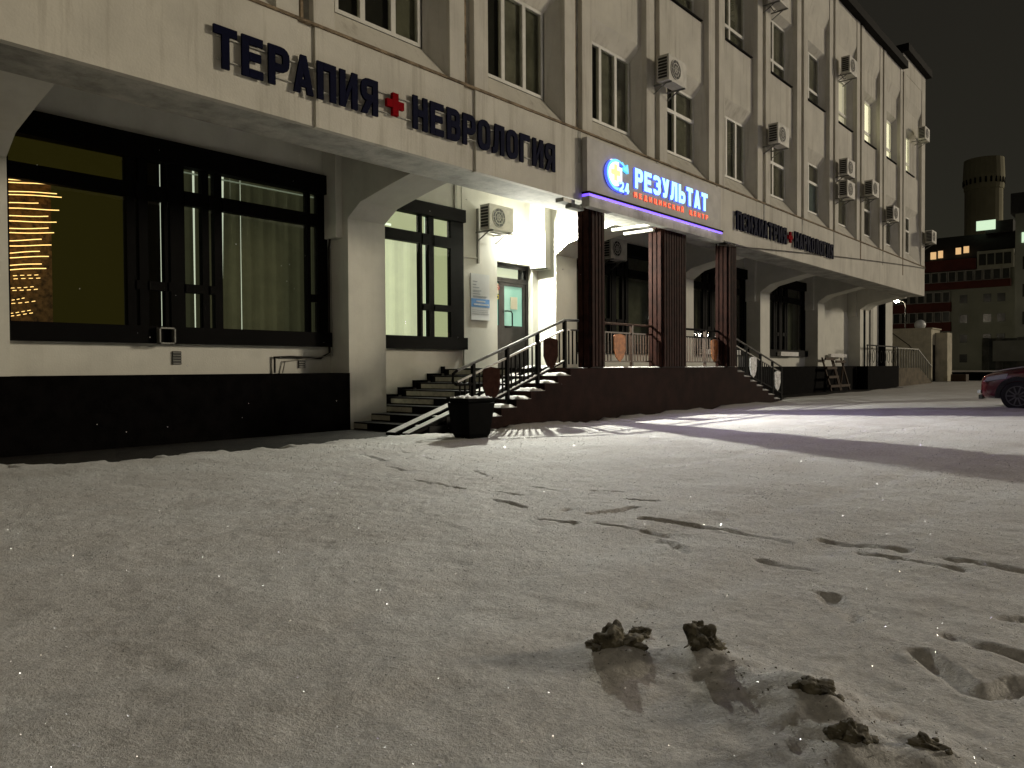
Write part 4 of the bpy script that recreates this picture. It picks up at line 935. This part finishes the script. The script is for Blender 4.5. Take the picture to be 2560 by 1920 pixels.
# ------------------------------------------------------------------ far apartment blocks
XA = 120
ap = thing('apartment_block', 'dark apartment block with red bands and rows of balconies beyond the shed', 'building', (XA, 23, 0))
place(BX(XA+.4, XA+14, 15.4, 34, 0, 15.6), 'wall', M_apt, ap)
place(MB().prism([(XA+.2, 15.6), (XA+14, 15.6), (XA+8, 19.8), (XA+3.0, 19.2)], 15.4, 34, 'y'), 'roof', M_aptroof, ap)
place(MB().box(XA+2, XA+9, 16, 19.2, 19.0, 20.6), 'penthouse', M_aptroof, ap)
for row in range(6):
    z0 = 12.5-2.72*row; 
    if z0 < 0: break
    ye = 15.9 if row == 0 else 22.9
    place(BX(XA-.35, XA+.39, ye, 33.5, z0-1.25 if row else z0-.95, z0), 'balcony_band', M_aptr, ap)
    y_ = ye+.1; k = 0
    while y_ < 33:
        fr1 = place(MB().box(XA-.15, XA-.05, y_, y_+.95, z0, z0+.1).box(XA-.15, XA-.05, y_, y_+.1, z0+.1, z0+1.4).box(XA-.15, XA-.05, y_+.85, y_+.95, z0+.1, z0+1.4).box(XA-.15, XA-.05, y_, y_+.95, z0+1.4, z0+1.5), 'window', M_aptfr, ap)
        q_ = BX(XA-.10, XA-.06, y_+.1, y_+.85, z0+.1, z0+1.4).build('pane', M_aptgl); q_.parent = fr1
        y_ += 1.05; k += 1
place(BX(XA-.3, XA+.39, 19.9, 33.5, 14.1, 15.6), 'balcony_band', M_aptr, ap, 'dark red band under the roof')
place(BX(XA-.2, XA+.39, 15.6, 19.8, 14.0, 16.4), 'light_bay', M_aptl, ap)
for k in range(4):
    fr1 = place(BX(XA-.26, XA-.21, 15.9+k*.95, 16.7+k*.95, 14.5, 16.0), 'window', M_aptgl, ap)
for z0 in (9.6, 6.9, 4.2, 1.5):
    for y_ in (16.6, 18.2, 21.0): place(MB().box(XA+.33, XA+.395, y_, y_+.9, z0, z0+1.1), 'window', M_aptgl, ap)
def lit(y0, y1, z0, z1, x_, mt, lb): 
    o = place(BX(x_, x_+.06, y0, y1, z0, z1), 'lit_window', mt, ap, lb)
lit(23.95, 24.55, 16.0, 17.0, XA+.15, M_farwarm, 'leftmost warm lit roof window'); lit(24.8, 25.5, 15.9, 16.9, XA+.15, M_farwarm, 'second warm lit roof window')
lit(20.8, 21.45, 16.4, 17.3, XA+.15, M_farwarm, 'rightmost warm lit roof window'); lit(21.75, 22.4, 16.3, 17.2, XA+.15, M_farwarm, 'third warm lit roof window')
lit(17.95, 20.2, 19.45, 20.75, XA+1.6, M_farlit, 'bright white-green lit penthouse window')
bt = thing('apartment_tower', 'tall dark block cut off by the right edge of the picture', 'building', (104, 10, 0))
place(BX(100, 112, -16, 12.9, 0, 17.6), 'wall', M_apt, bt); place(BX(99.6, 112.4, -16.2, 13.3, 17.6, 19.8), 'roof', M_aptroof, bt)
place(BX(99.9, 99.99, 11.0, 12.3, 14.4, 15.5), 'lit_window', M_farlit, bt)
for z0 in (11.5, 8.5, 5.5, 2.5):
    for y_ in (11, 8.5, 6): place(BX(99.93, 99.99, y_, y_+1.2, z0, z0+1.4), 'window', M_aptgl, bt)
tw = thing('concrete_tower', 'tall round concrete tower fading into the night sky', 'tower', (220, 35, 0))
place(MB().tube([(220, 35, 0), (220, 35, 44)], 4.1, 24), 'shaft', M_tower, tw); place(MB().tube([(220, 35, 44.02), (220, 35, 47), (220, 35, 51.5)], [4.25, 4.5, 4.3], 24), 'head', M_tower, tw)
for k in range(24):
    a = k/24*2*math.pi; c0 = Vector((220+4.35*math.cos(a), 35+4.35*math.sin(a), 0)); place(MB().box(c0.x-.2, c0.x+.2, c0.y-.2, c0.y+.2, 45.3, 46.6), 'window', M_roof, tw)

# ------------------------------------------------------------------ car: nose towards the building, cut by the right edge
car = thing('parked_car', 'dark red car with snow on its bonnet at the right edge of the picture', 'car', (22.2, 1.3, 0))
XC = 22.2; YN = 3.50    # centre line, nose y
def ring(y, hw, zb, zs, zt, ht):      # half section at distance y behind the nose
    return [(hw*.86, zb), (hw, zb+.10), (hw*1.0, (zb+zs)/2), (hw*.985, zs-.06), (hw*.93, zs), (ht, zt-.05), (ht*.93, zt), (0, zt+.012)]
ST = [(0.0, .60, .30, .62, .70, .55), (.10, .74, .24, .72, .82, .66), (.30, .84, .22, .80, .90, .72), (.75, .90, .22, .90, .985, .74), (1.15, .91, .22, .95, 1.04, .72), (1.75, .92, .22, .98, 1.48, .60),
      (2.15, .92, .22, 1.0, 1.60, .60), (3.2, .92, .22, 1.0, 1.62, .60), (3.9, .91, .22, 1.0, 1.50, .58), (4.3, .88, .25, .98, 1.05, .64), (4.45, .78, .32, .9, .96, .6)]
mb = MB(); rings = []
for (y, hw, zb, zs, zt, ht) in ST:
    h = ring(y, hw, zb, zs, zt, ht); rings.append([(XC-a, YN-y, b) for a, b in h]+[(XC+a, YN-y, b) for a, b in h[-2::-1]])
n = len(rings[0])
for r_ in rings: mb.v += r_
for i in range(len(rings)-1):
    for k in range(n-1): mb.f.append((i*n+k, i*n+k+1, (i+1)*n+k+1, (i+1)*n+k)); mb.m.append(1 if (k in (4, 9) and 4 <= i <= 8) or (k in (5, 6, 7, 8) and i in (4, 8)) else 0)
    mb.f.append((i*n+n-1, i*n, (i+1)*n, (i+1)*n+n-1)); mb.m.append(0)
mb.f += [tuple(range(n)), tuple(range((len(rings)-1)*n, len(rings)*n))]; mb.m += [0, 0]
body = place(mb, 'body', [M_car, M_carg], car, smooth=False)
md_ = body.modifiers.new('s', 'SUBSURF'); md_.levels = 2; md_.render_levels = 2
body.data.polygons.foreach_set('use_smooth', [True]*len(body.data.polygons))
for sx_ in (-1, 1):
    for yy in (.82, 3.45):
        xw = XC+sx_*.84
        w_ = place(MB().tube([(xw-.115, YN-yy, .335), (xw-.10, YN-yy, .335), (xw+.10, YN-yy, .335), (xw+.115, YN-yy, .335)], [.30, .335, .335, .30], 28), 'wheel', M_tyre, car)
        s = MB().disc((xw+sx_*.112, YN-yy, .335), .06, 'x', 14, .02)
        for k in range(10):
            a = k/10*2*math.pi; s.bar((xw+sx_*.112, YN-yy, .335), (xw+sx_*.112, YN-yy+.215*math.cos(a), .335+.215*math.sin(a)), .022, .03)
        for k in range(24):
            a, b = k/24*2*math.pi, (k+1)/24*2*math.pi; s.bar((xw+sx_*.114, YN-yy+.225*math.cos(a), .335+.225*math.sin(a)), (xw+sx_*.114, YN-yy+.225*math.cos(b), .335+.225*math.sin(b)), .022, .022)
        o = s.build('rim', M_rim); o.parent = w_
        # dark wheel arch lining
        s = MB()
        for k in range(14):
            a, b = R(-8+k*14), R(-8+(k+1)*14); s.bar((XC+sx_*.90, YN-yy+.40*math.cos(a), .335+.40*math.sin(a)), (XC+sx_*.90, YN-yy+.40*math.cos(b), .335+.40*math.sin(b)), .09, .10)
        place(s, 'wheel_arch', M_plast, car)
    place(MB().prism([(YN-.12, .66), (YN-.20, .78), (YN-.62, .86), (YN-.58, .74)], XC+sx_*.80-.06, XC+sx_*.80+.06, 'x'), 'headlight', M_hl, car)
    place(BX(XC+sx_*.60-.08, XC+sx_*.60+.08, YN-.04, YN+.03, .38, .46), 'fog_light', M_hl, car)
    place(BX(XC+sx_*1.0-.09, XC+sx_*1.0+.09, YN-1.55, YN-1.45, 1.0, 1.12), 'mirror', M_car, car, bevel=.02)
place(BX(XC-.62, XC+.62, YN-.06, YN+.015, .24, .34), 'bumper_trim', M_plast, car)
s = MB(); vs_ = []
for i in range(9):
    for j in range(7):
        u, v = i/8, j/6; yy = .25+.85*u; xx = -.62+1.24*v; zt_ = np.interp(yy, [.1, .3, .75, 1.15], [.82, .905, .99, 1.045]); vs_.append((XC+xx, YN-yy, zt_+.02*math.sqrt(max(0, min(1, 5*min(u, 1-u, v, 1-v))))-.01*abs(xx)))
s.add(vs_, [(i*7+j, (i+1)*7+j, (i+1)*7+j+1, i*7+j+1) for i in range(8) for j in range(6)]); place(s, 'bonnet_snow', M_cap, car, smooth=True)

# ------------------------------------------------------------------ dirty snow clods near the camera
def clod(x, y, sx_, sy_, sz, seed, label, rot=0, crumbs=3):
    t_ = thing('snow_clod', label, 'snow clod', (x, y, 0), 'dirty clods thrown up on the snow')
    bm = bmesh.new(); bmesh.ops.create_icosphere(bm, subdivisions=5, radius=1)
    for v in bm.verts:
        p = v.co.copy(); o_ = Vector((seed*7.1, seed*3.3, 0))
        d = 1+.55*(mnoise.noise(p*1.5+o_)) + .22*mnoise.noise(p*3.5+o_) + .09*mnoise.noise(p*10+o_) + .05*mnoise.noise(p*24+o_)
        v.co = Vector((p.x*sx_*d, p.y*sy_*d, max(-.02, p.z*sz*d)))
    bm.transform(Matrix.Rotation(rot, 4, 'Z')); me_ = bpy.data.meshes.new('lump'); bm.to_mesh(me_); bm.free(); me_.materials.append(M_dirt)
    me_.polygons.foreach_set('use_smooth', [True]*len(me_.polygons)); o = bpy.data.objects.new('lump', me_); C.objects.link(o); o.parent = t_; o.location = (0, 0, float(snow_h(np.array([[x]]), np.array([[y]]))[0, 0])-.012)
    rr = random.Random(seed)
    for k in range(crumbs):
        bm = bmesh.new(); bmesh.ops.create_icosphere(bm, subdivisions=3, radius=1); s_ = rr.uniform(.25, .5)*sx_
        for v in bm.verts: p = v.co.copy(); v.co = p*(1+.5*mnoise.noise(p*2+Vector((k*5, seed, 0)))+.25*mnoise.noise(p*6+Vector((k, seed, 1))))*s_; v.co.z *= .7
        me_ = bpy.data.meshes.new('crumb'); bm.to_mesh(me_); bm.free(); me_.materials.append(M_dirt); me_.polygons.foreach_set('use_smooth', [True]*len(me_.polygons))
        o = bpy.data.objects.new('crumb', me_); C.objects.link(o); o.parent = t_; a = rr.uniform(0, 6.28); o.location = (math.cos(a)*sx_*1.3, math.sin(a)*sy_*1.3, float(snow_h(np.array([[x+math.cos(a)*sx_*1.3]]), np.array([[y+math.sin(a)*sy_*1.3]]))[0, 0])+.004)
clod(2.30, 1.49, .055, .075, .075, 1, 'largest pale dirty snow clod, leftmost in the foreground', .6, 4)
clod(2.46, 1.23, .050, .070, .070, 2, 'pale brown snow clod right of the largest one', -.4, 2)
clod(2.52, 1.52, .030, .060, .035, 3, 'long thin dark clod just behind the largest one', .9, 3)
clod(2.74, 1.39, .022, .022, .030, 4, 'small dark clod standing alone behind the others', 0, 0)
clod(2.30, .80, .036, .060, .036, 5, 'low dark clod in the shaded snow right of centre', .2, 3)
clod(2.10, .63, .034, .042, .050, 6, 'jagged dark clod cut off by the bottom edge', .3, 3)
clod(2.20, .47, .028, .042, .032, 8, 'flat dark clod nearest the bottom right', .1, 2)

# ------------------------------------------------------------------ street lamps, those the windows mirror among them, and one added fill lamp
def street_lamp(x, y, h, lb, en=0, lc=(1, .84, .60)):
    t_ = thing('street_lamp', lb, 'street lamp', (x, y, 0), 'street lamps of the yard')
    place(MB().tube([(x, y, 0), (x, y, h), (x+.3, y+.8, h+.4)], [.09, .06, .05], 8), 'post', M_galv, t_)
    place(BX(x+.15, x+.45, y+.7, y+1.3, h+.35, h+.47), 'head', M_galv, t_)
    place(MB().tube([(x+.3, y+1, h+.348), (x+.3, y+1, h+.25), (x+.3, y+1, h+.12)], [.24, .26, .12], 12), 'lens', glow('street_lens', (1, .95, .82), 150), t_)
    if en:
        l_ = bpy.data.lights.new('street_lamp_light', 'POINT'); l_.energy = en; l_.shadow_soft_size = .25; l_.color = lc
        o = bpy.data.objects.new('street_lamp_light', l_); C.objects.link(o); o.parent = t_; o.location = (.3, 1.0, h+.1)
street_lamp(104, -31, 5.6, 'farthest street lamp behind the viewer, mirrored in the porch windows')
street_lamp(109, -32, 5.7, 'street lamp beside the farthest one behind the viewer')
for k_, (x_, z_) in enumerate(((67, 7.3), (70.5, 7.7), (73, 7.4), (79, 7.6))): street_lamp(x_, -61, z_, 'street lamp across the yard behind the viewer, %s of four' % ('first', 'second', 'third', 'fourth')[k_])
street_lamp(-14, -9, 7.5, 'street lamp behind the viewer on the left', 1400)
street_lamp(30.5, -16, 9.0, 'added fill lamp on a tall post, unseen behind the viewer on the right', 1500, (.97, .90, 1))  # added to fill the shadows on the right-hand snow and facade
street_lamp(94.7, 22.6, 8.15, 'small bright street lamp under the overhang corner, far beyond the shed', 1100)
street_lamp(62, -14, 5.5, 'street lamp far along the yard', 0)

# falling flakes
mb = MB(); rr = random.Random(9)
for k in range(90):
    d = rr.uniform(2.5, 14); u, v = rr.uniform(-.62, .1), rr.uniform(-.12, .30); p = Vector((0, 0, EYE)) + (fw+rt*u+up*v)*d
    if p.z < .1 or p.y > 8.0: continue
    s_ = rr.uniform(.0018, .0035); mb.add([p+Vector(q_)*s_ for q_ in ((1,0,0), (-1,0,0), (0,1,0), (0,-1,0), (0,0,1), (0,0,-1))], [(0,2,4), (2,1,4), (1,3,4), (3,0,4), (2,0,5), (1,2,5), (3,1,5), (0,3,5)])
o = mb.build('falling_snow', M_flake); tag(o, 'fine snowflakes drifting in the air', 'snowfall', kind='stuff')

rg = np.random.default_rng(5); n = 14000; a_ = rg.uniform(-.66, .66, n); d_ = 1.9 + 11*rg.random(n)**1.3
px_ = d_*(math.cos(th)+a_*math.sin(th)); py_ = d_*(math.sin(th)-a_*math.cos(th)); pz_ = snow_h(px_, py_)
mb = MB()
for x_, y_, z_, d0, q_ in zip(px_, py_, pz_, d_, rg.random((n, 5))):
    if y_ > 8.3: continue
    sz_ = (.0009+.0016*q_[0])*(.6+.26*d0); nv = Vector((q_[1]*2-1, q_[2]*2-1, .35+q_[3])).normalized(); u_ = nv.orthogonal().normalized()*sz_; v_ = nv.cross(u_.normalized())*sz_; c_ = Vector((x_, y_, z_+.002))
    mb.add([c_+u_, c_+v_, c_-u_, c_-v_, c_-nv*sz_*.5], [(0,1,2,3), (1,0,4), (2,1,4), (3,2,4), (0,3,4)])
o = mb.build('ice_crystals', mat('ice_crystal', (.9, .9, .92), .30, metal=1, var=.02)); tag(o, 'glinting ice crystals scattered over the snow', 'ice crystals', kind='stuff')
mb = MB()
for k in range(260):
    c0 = random.choice([(2.30,1.49),(2.46,1.23),(2.52,1.52),(2.30,.80),(2.10,.63),(2.20,.47),(2.35,1.0)]); x_ = c0[0]+random.gauss(0, .10); y_ = c0[1]+random.gauss(0, .10)
    z_ = float(snow_h(np.array([[x_]]), np.array([[y_]]))[0, 0]); sz_ = random.uniform(.002, .008)
    vs = [Vector((x_, y_, z_))+Vector((random.uniform(-1, 1), random.uniform(-1, 1), random.uniform(-.4, 1)))*sz_ for _ in range(4)]
    mb.add(vs, [(0,1,2), (0,2,3), (0,3,1), (1,3,2)])
o = mb.build('dirt_crumbs', M_dirt); tag(o, 'small dirt crumbs scattered round the snow clods', 'dirt', kind='stuff')
